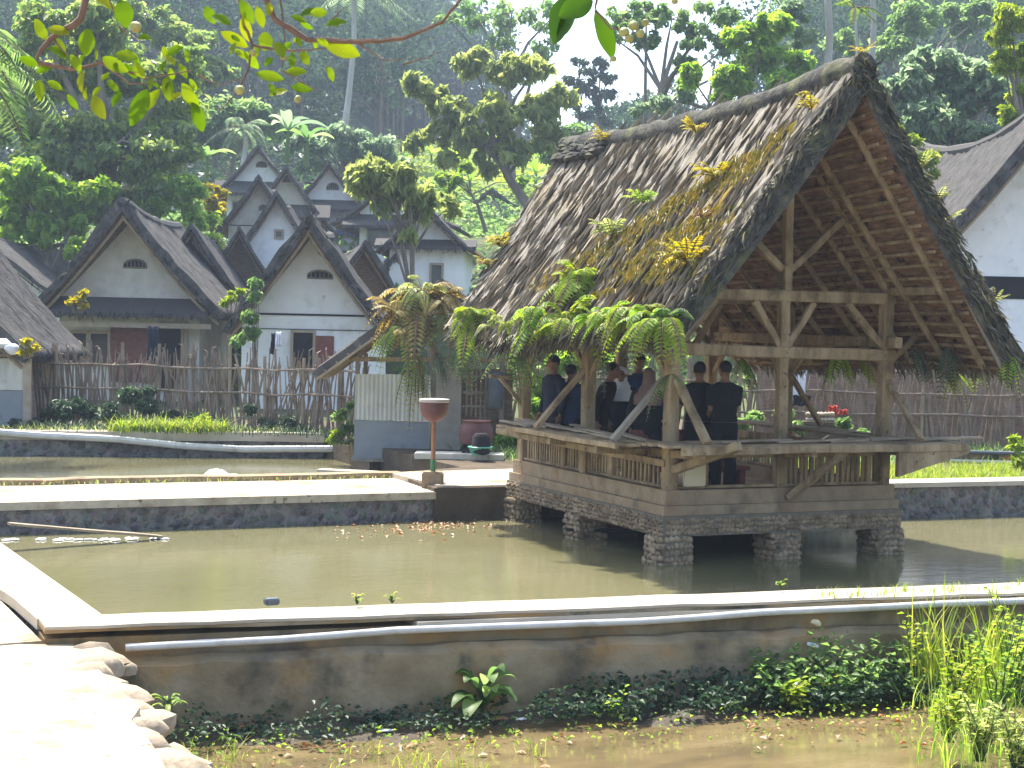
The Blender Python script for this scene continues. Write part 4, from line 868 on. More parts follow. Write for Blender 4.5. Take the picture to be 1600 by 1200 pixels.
# near left hut
O = RT * ((30 - 800) / 2400 * 32 - .9) + FW * 32; O.z = .5
hut = house('low thatched hut at the left edge with corrugated front and a shelf of bundles', -142, 352, 31.2, 2.35, 2.55, 1.65, 4, .5, [], delta=0, fo=.5, name='hut', wallm='bamboo_weave', lean=.2)
zz = .5
for nm, z0, z1, m_, dy in (('lower_panel', .62, 1.15, 'grey_plaster', -.1), ):
    pass
mb = MB(); n = 40
for i in range(n + 1):
    x = -1.5 + i * 3.85 / n; y = -.16 + .018 * (i % 2); 
    mb.v += [(x, y, .70), (x, y, 1.36)]
mb.f = [(2 * i, 2 * i + 2, 2 * i + 3, 2 * i + 1) for i in range(n)]
def solid(o, th=.01): md = o.modifiers.new('thickness', 'SOLIDIFY'); md.thickness = th; return o
solid(mb.build('corrugated_panel', M['corrugated'], hut)); MB().box((.4, -.12, .30), (3.9, .05, .78)).build('lower_panel', M['grey_plaster'], hut)
MB().box((2.27, -.18, .55), (.16, .05, 1.5)).build('corner_board', M['window_frame'], hut); MB().box((.4, -.2, 1.42), (3.9, .3, .06)).build('shelf', M['old_wood'], hut)
# ------------------------------------------------------------------ wash hut over the pond edge
D0 = 28.0; hx0 = (555 - 800) / 2400 * D0; O = RT * hx0 + FW * D0
t = thing('wash_hut', 'small thatched bathing hut of corrugated sheet and grey panels beside the back pond', 'hut', (O.x, O.y, .2), rad(-24))
Wd = (673 - 555) / 2400 * D0
mb = MB(); n = 34
for i in range(n + 1):
    x = i * Wd / n; y = .025 * math.sin(i * math.pi / 1.0 * .5) ; mb.v += [(x, -.02 + .022 * (i % 2), .76), (x, -.02 + .022 * (i % 2), 1.60 + random.uniform(-.015, .01))]
mb.f = [(2 * i, 2 * i + 2, 2 * i + 3, 2 * i + 1) for i in range(n)]; solid(mb.build('corrugated_panel', M['corrugated'], t))
MB().box((Wd / 2, .03, .40), (Wd, .05, .70)).build('lower_panel', M['grey_plaster'], t); MB().box((Wd / 2, .8, .03), (Wd + .1, 1.7, .06)).build('floor', M['grey_wood'], t)
for x, y, z1 in ((.03, .06, 1.85), (Wd + .04, .06, 1.95), (Wd + 1.3, .06, 1.9), (.03, 1.6, 1.85), (Wd + 1.3, 1.6, 1.9)): MB().beam((x, y, -.35), (x, y, z1 + .1), .08, .08, n=3, jit=.005).build('post', M['grey_wood'], t)
MB().box((.12, .12, -.08), (.34, .3, .26)).build('footing', M['curb'], t)
MB().box((Wd + .33, .02, .95), (.46, .06, 1.5)).build('stone_panel', M['block_grey'], t)
mb = MB()
for i in range(8): mb.box((Wd + .66 + i * .085, .05, 1.3 + random.uniform(-.05, .05)), (.03, .03, .95))
for z in (1.05, 1.3, 1.6): mb.box((Wd + .95, .03, z), (.78, .03, .04))
mb.build('lattice', M['grey_wood'], t); MB().box((Wd + .9, 1.65, .9), (1.2, .05, 1.6)).build('back_panel', M['bamboo_weave'], t)
MB().lathe((Wd + 1.18, -.1, 1.02), [(.13, 0), (.15, .05), (.15, .62), (.12, .66)]).build('water_tank', M['slate_blue'], t, smooth=True)
B2 = lambda nm, a, b, w_, h_, m='grey_wood': MB().beam(a, b, w_, h_, n=3, jit=.004).build(nm, M[m], t)
B2('beam', (-.5, .06, 1.86), (Wd + 1.6, .06, 1.9), .08, .09, 'old_wood')
ax, az = (690 - 555) / 2400 * D0, 3.35
rfh = lambda u: Vector((ax, -.45 + u * 2.6, az - .05 * math.sin(math.pi * u)))
eLh = lambda u: Vector((-.72, -.35 + u * 2.4, 1.68)); eRh = lambda u: Vector((ax * 2 + .5, -.35 + u * 2.4, 1.85))
roof_side('roof', rfh, eLh, .14, 60, 30, t, 'thatch_dark', (0, 0, 0), 2.6, 2.8, prof=1.05, amp=.05, seed=5, edge='thatch_dark'); roof_side('roof', rfh, eRh, .14, 60, 30, t, 'thatch_dark', (0, 0, 0), 2.6, 2.8, prof=1.05, amp=.05, seed=6, edge='thatch_dark')
for i in range(6):
    u = i / 5; B2('rafter', tuple(rfh(u) + Vector((0, 0, -.2))), tuple(eLh(u) + Vector((0.05, 0, -.2))), .04, .05, 'bamboo'); B2('rafter', tuple(rfh(u) + Vector((0, 0, -.2))), tuple(eRh(u) + Vector((0, 0, -.2))), .04, .05, 'bamboo')
mb = MB()
for k in range(10):
    f = .1 + .09 * k; a = rfh(0).lerp(eLh(0), f); b = rfh(1).lerp(eLh(1), f); mb.tube([a + Vector((0, 0, -.17)), b + Vector((0, 0, -.17))], .018, 5)
mb.build('battens', M['bamboo'], t)
big = WD(655, 500, 27.4)
fern('roof_fern', 'huge yellow brown fern mass smothering the roof of the bathing hut', big + Vector((0, 0, .25)), 34, 1.25, 'leaf_brown', outdir=(-.6, -.8, .1), spread=2.4, droop=1.0, npair=20, asp=.26, elev=(-.4, 1.3), rise=.3, width=.30)
for i, (px, py, m_, lb) in enumerate(((690, 470, 'leaf_brown', 'straw coloured fern at the top of the fern mass on the bathing hut'), (620, 490, 'leaf_brown', 'rusty fern on the left shoulder of the bathing hut fern mass'), (700, 510, 'leaf_olive', 'pale olive fern on the right side of the bathing hut fern mass'), (660, 455, 'leaf_olive', 'pale fern crowning the bathing hut roof'), (645, 525, 'leaf_brown', 'brown fern low on the front of the bathing hut roof'))):
    fern('roof_fern', lb, WD(px, py, 27.1), 16, .75, m_, outdir=(-.3, -.8, .1), spread=2.6, droop=.9, npair=16, asp=.32, elev=(-.5, 1.2), group='ferns smothering the bathing hut roof', width=.36)
fern('roof_fern', 'lime green fern at the left side of the bathing hut roof', WD(628, 520, 27.2), 11, .8, 'leaf_fresh', outdir=(-.8, -.5, 0), spread=1.3, droop=1.0, npair=18, asp=.28, elev=(-.5, .7))
fern('roof_fern', 'long brown green fern trailing down in front of the corrugated sheet', WD(650, 545, 27.1), 10, .95, 'leaf_olive', outdir=(-.4, -.8, -.6), spread=1.0, droop=.9, npair=20, asp=.26, elev=(-1.6, -.5))
fern('hanging_fern', 'grey green fern hanging from the bathing hut beam beside the corrugated sheet', WD(682, 550, 27.0), 9, .6, 'leaf_grey', outdir=(0, -.8, -.6), spread=1.6, droop=.6, npair=15, asp=.3, elev=(-1.2, 0))
fern('hanging_fern', 'dark green fern hanging over the stone panel of the bathing hut', WD(722, 535, 26.8), 14, .8, 'leaf_mid', outdir=(0, -.8, -.5), spread=1.8, droop=.6, npair=16, asp=.3, elev=(-1.2, .2))
# ------------------------------------------------------------------ pots, sign pole, basin
o = WZ(676, 762, .40); t = thing('pedestal_basin', 'maroon tapering basin with a pale rim on a rusty pole by the walkway corner', 'basin', (o.x, o.y, .40), rad(-24))
MB().box((0, 0, .10), (.30, .26, .26)).build('base', M['curb'], t, bevel=.02)
MB().tube([(0, 0, .2), (0, 0, .95)], [.033, .033], 10).build('pole', M['rust_pole'], t, smooth=True); MB().tube([(0, 0, .2), (0, 0, .40)], [.036, .036], 10).build('pole_foot', M['green_paint'], t, smooth=True)
MB().lathe((0, 0, .93), [(.05, 0), (.12, .03), (.17, .09), (.195, .17), (.20, .28), (.17, .28)], 24).build('bowl', M['maroon'], t, smooth=True)
MB().lathe((0, 0, 1.205), [(.20, 0), (.215, .01), (.215, .045), (.16, .05)], 24).build('rim', M['maroon_rim'], t, smooth=True)
o = WD(744, 665, 26.2); t = thing('water_jar', 'big round dull maroon water jar on a stand next to the bathing hut', 'jar', (o.x, o.y, .62), rad(-24))
MB().lathe((0, 0, .0), [(.12, 0), (.24, .06), (.30, .2), (.29, .33), (.24, .44), (.26, .48), (.22, .48)], 24).build('body', M['maroon'], t, smooth=True)
mb = MB()
for x, y in ((-.2, -.2), (.2, -.2), (-.2, .2), (.2, .2)): mb.beam((x, y, -.17), (x, y, .08), .05, .05)
mb.box((0, 0, .0), (.5, .5, .05)); mb.build('stand', M['dark_void'], t)
o = WZ(750, 716, .5); tag(MB().lathe((0, 0, 0), [(.14, 0), (.20, .12), (.215, .13), (.20, .14), (.185, .13), (.13, .015)], 20).build('basin', M['mint'], smooth=True), 'mint green plastic basin on the washing slab', 'basin').location = (o.x, o.y, .56)
o2 = WZ(725, 714, .5); sb = MB().box((0, 0, 0), (1.5, .5, .1)).build('washing_slab', M['corrugated'], bevel=.01); sb.location = (o2.x, o2.y + .2, .505); sb.rotation_euler.z = rad(-24); tag(sb, 'pale washing slab on the ground before the bathing hut', 'slab')
o = WD(752, 690, 25.6); b_ = MB(); b_.lathe((0, 0, 0), [(.10, 0), (.16, .05), (.15, .30), (.10, .36)], 14); b_ = b_.build('bucket', M['dark_void'], smooth=True); b_.location = (o.x, o.y, .56); tag(b_, 'black bucket under the round water jar', 'bucket')
# planks and debris in the ponds
def plank(a, b, w_, h_, label, m='bamboo', name='plank', cat='plank'):
    c = (Vector(a) + Vector(b)) / 2; mb = MB(); mb.off = c; mb.beam(a, b, w_, h_, n=5, jit=.004); o = mb.build(name, M[m]); o.location = c; return tag(o, label, cat)
plank(WZ(14, 818, .30), WZ(252, 838, .04), .12, .03, 'pale plank floating slantwise in the left corner of the pond')
plank(WZ(500, 735, .42), WZ(640, 742, .42), .22, .05, 'sunlit board lying across the end of the back pond', 'concrete'); plank(WZ(1180, 835, .02), WZ(1245, 828, .02), .07, .04, 'grey stick floating under the right half of the pavilion', 'grey_wood')
plank(WZ(885, 828, .12), WZ(1040, 830, .12), .04, .04, 'thin dark pole lying in the water beneath the pavilion floor', 'dark_void', 'pole', 'pole')
mb = MB()
for i in range(36): x = 1.9 + random.random() * 1.9; blob(mb, (x, 18.9 - .2 * (x - 1.9) + random.uniform(-.12, .1) + .2, .01), (random.uniform(.02, .06), .03, .012))
tag(mb.build('foam', M['froth'], smooth=True), 'white foam line where water trickles in at the left corner of the pond', 'foam', kind='stuff')
c = [tuple(WZ(random.gauss(660, 62), random.gauss(819, 6), .012)) for _ in range(150)] + [tuple(WZ(random.uniform(520, 780), random.uniform(812, 845), .012)) for _ in range(40)]
c = np.array(c); c = c[c[:, 1] < 19.55]; n = len(c)
tag(leaves('floating_leaves', c, RNG.uniform(.03, .10, n), np.tile([0, 0, 1.], (n, 1)) + RNG.normal(size=(n, 3)) * .15, RNG.normal(size=(n, 3)) * [1, 1, .05], .6, M['leaf_litter']), 'orange fallen leaves drifting against the dyke', 'leaves', kind='stuff')
for px, py, r, lb in ((313, 738, .16, 'bright pale rock standing out of the back pond'), (98, 742, .10, 'small pale rock in the left part of the back pond'), (285, 742, .12, 'low cream rock beside the bright rock in the back pond'), (345, 743, .14, 'flat cream rock right of the bright rock in the back pond')):
    q = WZ(px, py, -.0); mb = MB(); blob(mb, (0, 0, 0), (r * 1.5, r, r * (.9 if px == 313 else .4)), jit=.2); o = mb.build('rock', M['quartz_stone'], smooth=True); o.location = (q.x, min(q.y, 26), 0.03); tag(o, lb, 'rock')
# brick on the near coping
q = WZ(422, 943, .5); o = MB().box((0, 0, 0), (.11, .07, .05)).build('brick', M['slate_blue'], bevel=.008); o.location = (q.x, q.y - .04, .523); o.rotation_euler.z = .1; tag(o, 'small dark brick sitting on the foreground wall', 'brick')
# litter on mud / stream
for px, py, z, s, m_, lb in ((1275, 973, .30, .06, 'plastic_cream', 'tiny cream tag stuck on the foreground wall'), (1270, 1008, .1, .05, 'cloth_white', 'scrap of white paper on the foreground wall above the weeds'), (603, 1141, -.26, .05, 'cloth_white', 'crumpled white plastic scrap on the muddy edge'), (375, 1135, -.24, .12, 'rust_pole', 'brown pink curled leaf sheath on the mud at the left'), (775, 1122, -.25, .08, 'rust_pole', 'small orange brown dead leaf below the broad leaved plant'), (815, 1123, -.25, .04, 'cloth_white', 'tiny white petal near the broad leaved plant')):
    q = WZ(px, py, z) if z < 0 else WY(px, py, 10.72); 
    if z > 0:
        for _ in range(3): q = WY(px, py, yfr(q.x) - .13)
    mb = MB(); blob(mb, (0, 0, 0), (s, s * .5, s * .16) if z < 0 else (s, .012, s * .35), jit=.35); o = mb.build('litter', M[m_], smooth=True); o.location = q; o.rotation_euler = (0, random.uniform(0, .5) if z > 0 else 0, random.uniform(-.3, .3)); tag(o, lb, 'litter')
# ------------------------------------------------------------------ fences
def fence(label, a, b, h, m='bamboo_grey', cross=False, step=.032, rails=(.5, .85), kn='bamboo_fence', post_n=9):
    a = Vector(a); b = Vector(b); L = (b - a).length; d = (b - a) / L; an = math.atan2(d.y, d.x); t = thing(kn, label, 'fence', a, an)
    mb = MB(); x = 0
    while x < L:
        hh = h * random.uniform(.78, 1.08); w_ = random.uniform(.022, .05) * (1.2 if cross else 1); ln = random.gauss(0, .17) if not cross else random.choice((-1, 1)) * random.uniform(.10, .26) * .9
        y = random.uniform(-.03, .03) + (.05 if random.random() < .5 else -.05); zb = -.1
        p = [(x, y, zb), (x + ln * hh * .5, y + random.uniform(-.03, .03), hh * .5), (x + ln * hh, y + random.uniform(-.05, .05), hh)]
        if random.random() < .35 and not cross: p.append((x + ln * hh + random.uniform(-.12, .12), y + random.uniform(-.06, .06), hh + random.uniform(-.03, .08)))
        up = []
        for q in p: up.append([(q[0] - w_ / 2, q[1] - .008, q[2]), (q[0] + w_ / 2, q[1] - .008, q[2]), (q[0] + w_ / 2, q[1] + .008, q[2]), (q[0] - w_ / 2, q[1] + .008, q[2])])
        k = w_ * .35; q = up[-1]; cx = (q[0][0] + q[1][0]) / 2; up[-1] = [(cx + (c[0] - cx) * .35, c[1], c[2]) for c in q]
        mb.loft(up); x += step * random.uniform(.6, 1.5)
    mb.build('lattice', M[m], t)
    for f in rails: 
        pts = [(L * i / 12, -.085, h * f + random.uniform(-.03, .03)) for i in range(13)]; MB().tube(pts, [.026] * 13, 6).build('rail', M[m], t, smooth=True)
    for i in range(post_n):
        x = L * (i + .5) / post_n; MB().tube([(x, -.04, -.2), (x + random.uniform(-.05, .05), -.04, h * random.uniform(.95, 1.15))], [.04, .035], 7).build('post', M['bamboo'] if random.random() < .3 else M[m], t, smooth=True)
    return t
def fp(px, D, z=.45): p = RT * ((px - 800) / 2400 * D) + FW * D; return Vector((p.x, p.y, z))
fence('grey split bamboo fence with ragged tops running in front of the two near houses', fp(62, 33.5), fp(562, 31.5), 1.62, rails=(.48, .80))
fence('grey bamboo fence of slanting crossed slats on the far bank behind the pavilion', fp(1120, 30.2), fp(1760, 30.2), 1.72, cross=True, step=.05, rails=(.42, .66, .90))
fence('short run of dark bamboo fence behind the bathing hut', fp(700, 31.0), fp(1120, 30.4), 1.6, cross=True, step=.06, rails=(.5, .8), post_n=5)
t = thing('bamboo_screen', 'brown woven screen standing right behind the crossed bamboo fence', 'screen', fp(1190, 31.2), rad(-24)); MB().box((3.7, 0, .8), (7.6, .05, 1.7)).build('weave', M['bamboo_weave'], t)
t = thing('pond_wall', 'dark low blockwork edging and pipes on the bank below the crossed bamboo fence', 'wall', fp(1475, 27.5), rad(-24)); MB().box((1.6, 0, .0), (3.4, .25, .42)).build('body', M['wall_rough'], t); MB().tube([(0, -.16, .2), (3.2, -.16, .18)], [.035, .035], 8).build('rail', M['slate_blue'], t)
MB().tube([(.1, -.2, .04), (3.2, -.2, .03)], [.03, .03], 8).build('rail', M['pipe'], t)
def cloth(px, py, D, w_, h_, m, label, name='hanging_cloth', cat='cloth'):
    c = WD(px, py, D); mb = MB(); n = 8; V = []; k = 6
    for j in range(k + 1):
        for i in range(n + 1):
            f = i / n - .5; V.append((f * w_ * (1 - .12 * math.sin(j / k * 3)), -.03 * math.sin(i * 1.9 + j * .3), -h_ * j / k + .015 * math.sin(i * 1.3)))
    F = [(j * (n + 1) + i, j * (n + 1) + i + 1, (j + 1) * (n + 1) + i + 1, (j + 1) * (n + 1) + i) for j in range(k) for i in range(n)]
    o = mb.add(V, F).build(name, M[m], smooth=True); solid(o, .02); o.location = c; o.rotation_euler.z = rad(-24); return tag(o, label, cat)
cloth(1248, 577, 29.7, .32, .62, 'cloth_white', 'white cloth hanging on the crossed bamboo fence behind the pavilion'); cloth(1253, 618, 29.6, .36, .2, 'cloth_black', 'black cloth draped on the fence rail under the white cloth')
cloth(1302, 634, 29.5, .2, .2, 'cloth_red', 'small bright red rag on the fence behind the pavilion'); cloth(1318, 640, 29.6, .18, .1, 'cloth_red', 'thin red strip beside the red rag on the fence')
cloth(427, 521, 37.0, .1, .5, 'cloth_navy', 'dark blue garment hung left of the window of the near right house'); cloth(436, 519, 36.8, .13, .34, 'cloth_white', 'pale blue white garment hung beside the dark blue one')
cloth(240, 510, 38.6, .3, .9, 'cloth_navy', 'dark purple curtain in the doorway of the near left house', 'curtain', 'curtain')
for i, (px, py, m_, lb) in enumerate(((3, 537, 'cloth_white', 'white bundle on the shelf of the left edge hut'), (17, 545, 'cloth_white', 'pale blue white sack beside the white bundle on the hut shelf'))):
    mb = MB(); blob(mb, (0, 0, 0), (.16, .12, .11), jit=.25); o = mb.build('bundle', M[m_], smooth=True); o.location = WD(px, py, 31.3); tag(o, lb, 'bundle')
# stones heaped by the fence
for i in range(16):
    px = 1262 + (i % 8) * 5.5; py = 656 - (i // 8) * 9; mb = MB(); blob(mb, (0, 0, 0), (.05, .04, .045), jit=.2); o = mb.build('stone', M['path_stone'], smooth=True); o.location = WD(px, py, 29.3); tag(o, 'small pale stone in the heap before the crossed bamboo fence', 'stone', 'stones heaped by the far fence')
mb = MB(); p0 = fp(1245, 27.6, .45); mb.box((0, 0, 0), (.9, .6, .95)); o = mb.build('stone_plinth', M['soil'], bevel=.03); o.location = WD(1283, 697, 29.4); o.rotation_euler.z = rad(-24); tag(o, 'dark rough plinth under the heap of pale stones', 'plinth')
# ------------------------------------------------------------------ people
def remesh(mb, name, m, vox, parent, smooth_it=4):
    me = bpy.data.meshes.new(name + '_src'); me.from_pydata(mb.v, [], mb.f); o = bpy.data.objects.new(name + '_src', me); C.objects.link(o)
    r = o.modifiers.new('r', 'REMESH'); r.mode = 'VOXEL'; r.voxel_size = vox; s = o.modifiers.new('s', 'SMOOTH'); s.factor = .5; s.iterations = smooth_it
    dg = bpy.context.evaluated_depsgraph_get(); n = bpy.data.meshes.new_from_object(o.evaluated_get(dg)); n.name = name
    bpy.data.objects.remove(o); n.materials.clear(); return link(name, n, M[m], parent, smooth=True)
def person(label, px, py, D, turn, shirt, pants='cloth_black', hair='hair', arms=((-.04, 0), (.04, 0)), lean=0, H=1.6, sleeve='short', headwear=None, bag=None, head_turn=0, zf=.66):
    top = WD(px, py, D); k = H / 1.62; t = thing('person', label, 'person', (top.x, top.y, zf), rad(-24 + turn)); lz = -lean   # local -y is the facing side
    def L_(x, y, z): return Vector((x * k, (y - lean * max(0, z - .9)) * k, z * k))
    hipz, sh = .86, 1.34
    b = MB(); 
    def tor(mbx, g, z0, z1, seg):
        rings = []
        for z, rx, ry in seg:
            if z0 <= z <= z1:
                c = L_(0, 0, z); rings.append([c + Vector(((rx + g) * math.cos(q), (ry + g) * math.sin(q), 0)) for q in np.linspace(0, 2 * math.pi, 17)[:-1]])
        mbx.loft(rings)
    seg = [(.76, .10, .09), (.82, .155, .105), (.90, .165, .11), (1.0, .145, .10), (1.10, .145, .10), (1.2, .165, .11), (1.28, .175, .105), (1.34, .155, .09), (1.39, .09, .065), (1.42, .05, .05)]
    tor(b, 0, 0, 2, seg); b.tube([L_(0, .01, 1.36), L_(0, 0, 1.47)], [.055, .048], 10)
    hc = L_(0, -.012, 1.545); HR = Matrix.Rotation(rad(head_turn), 3, 'Z')
    blob(b, hc, (.073, .09, .098), jit=0); blob(b, hc + HR @ Vector((0, -.03, -.06)), (.05, .055, .05), jit=0)
    blob(b, hc + HR @ Vector((0, -.092, -.012)), (.013, .020, .024), jit=0); blob(b, hc + HR @ Vector((0, -.078, -.05)), (.024, .014, .008), jit=0)
    for s in (-1, 1): blob(b, hc + HR @ Vector((s * .075, .005, -.01)), (.010, .02, .028), jit=0)
    hands = []
    for s, (fx, fy) in zip((-1, 1), arms):
        S = L_(s * .175, 0, 1.32); E2 = L_(s * (.215) + fx, .02 + fy * .3, 1.05); W_ = L_(s * .20 + fx * 1.6, -.05 + fy, .84 if abs(fy) < .12 else .98)
        b.tube([S, S.lerp(E2, .5), E2, E2.lerp(W_, .45), W_], [.052, .047, .038, .036, .025], 10); hd = (W_ - E2).normalized()
        sd = Vector((0, 1, 0)) - hd * hd.y; sd.normalize(); P0 = W_ + hd * .045; R = Matrix((sd, hd.cross(sd), hd)).transposed(); blob(b, P0, (.038, .018, .048), R, jit=0)
        for i, (o_, l_) in enumerate(((-.027, .065), (-.009, .075), (.009, .070), (.026, .055))):
            a = P0 + sd * o_ + hd * .035; c1 = a + hd * l_ * .55 + R.col[1] * .006 * s; c2 = c1 + hd * l_ * .4 + R.col[1] * .022 * s; b.tube([a, c1, c2], [.010, .009, .0075], 6)
        a = P0 - sd * .034 - hd * .015; b.tube([a, a - sd * .022 + hd * .025, a - sd * .024 + hd * .055], [.011, .010, .008], 6)
        hands.append((S, E2, W_))
    for s in (-1, 1):
        b.tube([L_(s * .085, 0, .86), L_(s * .095, -.01, .62), L_(s * .095, -.012, .45), L_(s * .10, .02, .28), L_(s * .10, .02, .07)], [.082, .068, .050, .050, .034], 12); blob(b, L_(s * .105, -.05, .035), (.045, .12, .036), jit=0)
    body = remesh(b, 'body', 'skin', .0085, t, 3)
    c = MB(); tor(c, .016, .84 if sleeve != 'long' else .76, 1.40, seg); 
    for S, E2, W_ in hands:
        if sleeve == 'short': c.tube([S.lerp(L_(0, 0, 1.3), .25), S, S.lerp(E2, .8)], [.06, .068, .062], 10)
        else: c.tube([S.lerp(L_(0, 0, 1.3), .25), S, E2, E2.lerp(W_, .93)], [.06, .066, .054, .042], 10)
    remesh(c, 'shirt', shirt, .014, t, 3)
    c = MB(); tor(c, .012, .76, .93, seg)
    for s in (-1, 1): c.tube([L_(s * .085, 0, .86), L_(s * .095, -.01, .62), L_(s * .095, -.012, .45), L_(s * .10, .02, .28), L_(s * .10, .02, .08)], [.098, .086, .074, .074, .062], 12)
    remesh(c, 'trousers', pants, .014, t, 3)
    c = MB()
    for s in (-1, 1): blob(c, L_(s * .105, -.05, .035), (.053, .13, .042), jit=0)
    c.build('shoes', M['dark_void'], t, smooth=True)
    hb = MB(); blob(hb, hc + HR @ Vector((0, .014, .024)), (.083, .092, .092), jit=.02); 
    if headwear == 'scarf':
        blob(hb, hc + HR @ Vector((0, .02, -.06)), (.088, .092, .10), jit=.03); hb.loft([[L_(0, .0, z) + Vector((r * math.cos(q), r * .8 * math.sin(q), 0)) for q in np.linspace(0, 2 * math.pi, 15)[:-1]] for z, r in ((1.16, .20), (1.28, .20), (1.36, .14), (1.46, .085), (1.52, .07))])
        remesh(hb, 'headscarf', hair, .013, t, 3)
    elif headwear == 'cap':
        hb.build('hair', M['hair'], t, smooth=True); cp = MB(); blob(cp, hc + HR @ Vector((0, .008, .055)), (.088, .098, .065), jit=0); cp.loft([[hc + HR @ Vector((x, -.07 - y, .045 + z)) for x in (-.06, -.03, 0, .03, .06)] + [hc + HR @ Vector((x, -.07 - y, .055 + z)) for x in (.06, .03, 0, -.03, -.06)] for y, z in ((0, 0), (.07, -.01))]); cp.build('cap', M['cloth_black'], t, smooth=True)
    else: hb.build('hair', M[hair], t, smooth=True)
    e = MB()
    for s in (-1, 1): blob(e, hc + HR @ Vector((s * .030, -.082, .006)), (.012, .008, .006), jit=0)
    e.build('eyes', M['dark_void'], t, smooth=True)
    if bag:
        q = MB(); q.tube([L_(-.16, -.02, 1.36), L_(-.02, -.135, 1.15), L_(.16, -.1, .88)], [.014] * 3, 6); q.build('strap', M[bag], t, smooth=True)
    return t
person('person in a dark navy jacket standing at the far left post of the pavilion', 866, 543, 21.0, -60, 'cloth_navy', H=1.62, sleeve='long')
person('person in black leaning forward just right of the second pavilion post', 938, 562, 20.2, 70, 'cloth_black', H=1.55, sleeve='long', lean=.28, head_turn=-20)
person('person partly hidden with a black top between the second post and the ferns', 893, 572, 21.0, 150, 'cloth_blue', H=1.5, sleeve='long')
person('person wearing a bright white headscarf in the middle of the group', 971, 582, 20.6, -10, 'cloth_navy', hair='cloth_white', headwear='scarf', H=1.48, sleeve='long')
person('person in a dark cap and blue jacket behind the brown headscarf', 999, 548, 21.0, 20, 'cloth_blue', headwear='cap', H=1.66, sleeve='long')
person('person in a brown headscarf and black clothes left of the front corner post', 1015, 570, 19.2, 160, 'cloth_black', hair='cloth_brown', headwear='scarf', H=1.5, sleeve='long')
person('person with short black hair and black shirt right behind the front corner post', 1094, 556, 19.2, 175, 'cloth_black', H=1.6, sleeve='short')
person('person in a black short sleeved shirt with hands joined at the waist', 1134, 553, 18.9, 195, 'cloth_black', H=1.62, sleeve='short', arms=((.05, -.16), (-.05, -.16)), head_turn=10)
# low bench and folded mats seen through the front opening
o = thing('bench', 'dark reddish low wooden bench inside the pavilion behind the front opening', 'bench', (9.85, 16.6, .66)); MB().box((0, 0, .30), (1.5, .45, .05)).build('seat', M['red_paint'], o, bevel=.01)
for x in (-.65, .65): MB().box((x, 0, .138), (.08, .4, .274)).build('leg', M['red_paint'], o)
MB().box((0, .2, .55), (1.5, .04, .44)).build('backrest', M['brick_red'], o, bevel=.01)
# ------------------------------------------------------------------ far hillside wood
def far_wood():
    cs = []; ss = []; ns = []; ds = []; rn = []; tm = MB(); cnt = 0; tries = 0
    while cnt < 520 and tries < 20000:
        tries += 1; px = random.uniform(-120, 1750); D = random.choice((random.uniform(105, 160), random.uniform(150, 290)))
        if cnt > 420: px = random.uniform(470, 780); D = random.uniform(166, 290)
        if 625 < px < 900 and D < 165: continue
        if 790 < px < 1190 and (D > 140 or random.random() < .6): continue
        p = RT * ((px - 800) / FPX * D) + FW * D; z = gz(p.x, p.y); h = random.uniform(8, 15) * (1 if not 720 < px < 1180 else .55)
        cl = []
        for _ in range(7):
            r = h * random.uniform(.14, .24); cl.append((p.x + random.gauss(0, h * .17), p.y + random.gauss(0, h * .17), z + h * random.uniform(.45, .95), r))
        n = 420 if D < 170 else 300
        c, s, no, dr, a, r_ = clump_leaves(cl, n, D * .0042 * random.uniform(.85, 1.2), .6, .3, .5)
        cs.append(c); ss.append(s); ns.append(no); ds.append(dr); rn.append(np.clip(r_ * .6 + random.random() * .45, 0, 1)); cnt += 1
        tm.tube([(p.x, p.y, z - .5), (p.x, p.y, z + h * .6)], [h * .016, h * .01], 5)
        for q in cl[:3]: tm.tube([(p.x, p.y, z + h * .4), q[:3]], [h * .006, h * .003], 4)
    o = leaves('forest', np.concatenate(cs), np.concatenate(ss), np.concatenate(ns), np.concatenate(ds), .6, M['leaf_far'], rnd=np.concatenate(rn)); tag(o, 'hazy blue green wood covering the far hillside', 'forest', kind='stuff')
    o2 = tm.build('forest_trunks', M['bark'], None); tag(o2, 'pale trunks standing within the far hillside wood', 'forest', kind='stuff')
far_wood()
# understorey that hides the soil between the houses and the wood
def scrub(name, label, region, n, ls, m, hgt, kind='stuff', cat='undergrowth', upb=.6):
    c = []; 
    while len(c) < n:
        px = random.uniform(*region[0]); D = random.uniform(*region[1]); p = RT * ((px - 800) / FPX * D) + FW * D; z = gz(p.x, p.y) if p.y > 34 else region[2]
        if 330 < px < 830 and D < 73 and random.random() < .8: continue
        hh = hgt * float(vnoise(np.array([p.x * .45 + 50]), np.array([p.y * .45 + 50]), 4)[0]) * 1.3; 
        if m == 'leaf_dark' and 540 < px < 900: continue
        c.append((p.x, p.y, z + random.random() ** .6 * hh))
    c = np.array(c); no = RNG.normal(size=(n, 3)) + [0, 0, upb]; dr = RNG.normal(size=(n, 3)) * [1, 1, .5] + [0, 0, .1]
    return tag(leaves(name, c, ls * RNG.uniform(.6, 1.4, n), no, dr, .5, M[m]), label, cat, kind=kind)
scrub('undergrowth', 'mixed green undergrowth on the slopes between the village houses', ((-80, 1750), (47, 92)), 36000, .34, 'leaf_mid', 1.1)
scrub('undergrowth', 'grassy green cover on the terraced hillside', ((600, 960), (86, 160)), 17000, .30, 'leaf_lime', .3, upb=3)
scrub('undergrowth', 'dark thick undergrowth at the foot of the far wood', ((-150, 1750), (92, 130)), 22000, .7, 'leaf_dark', 3.0)
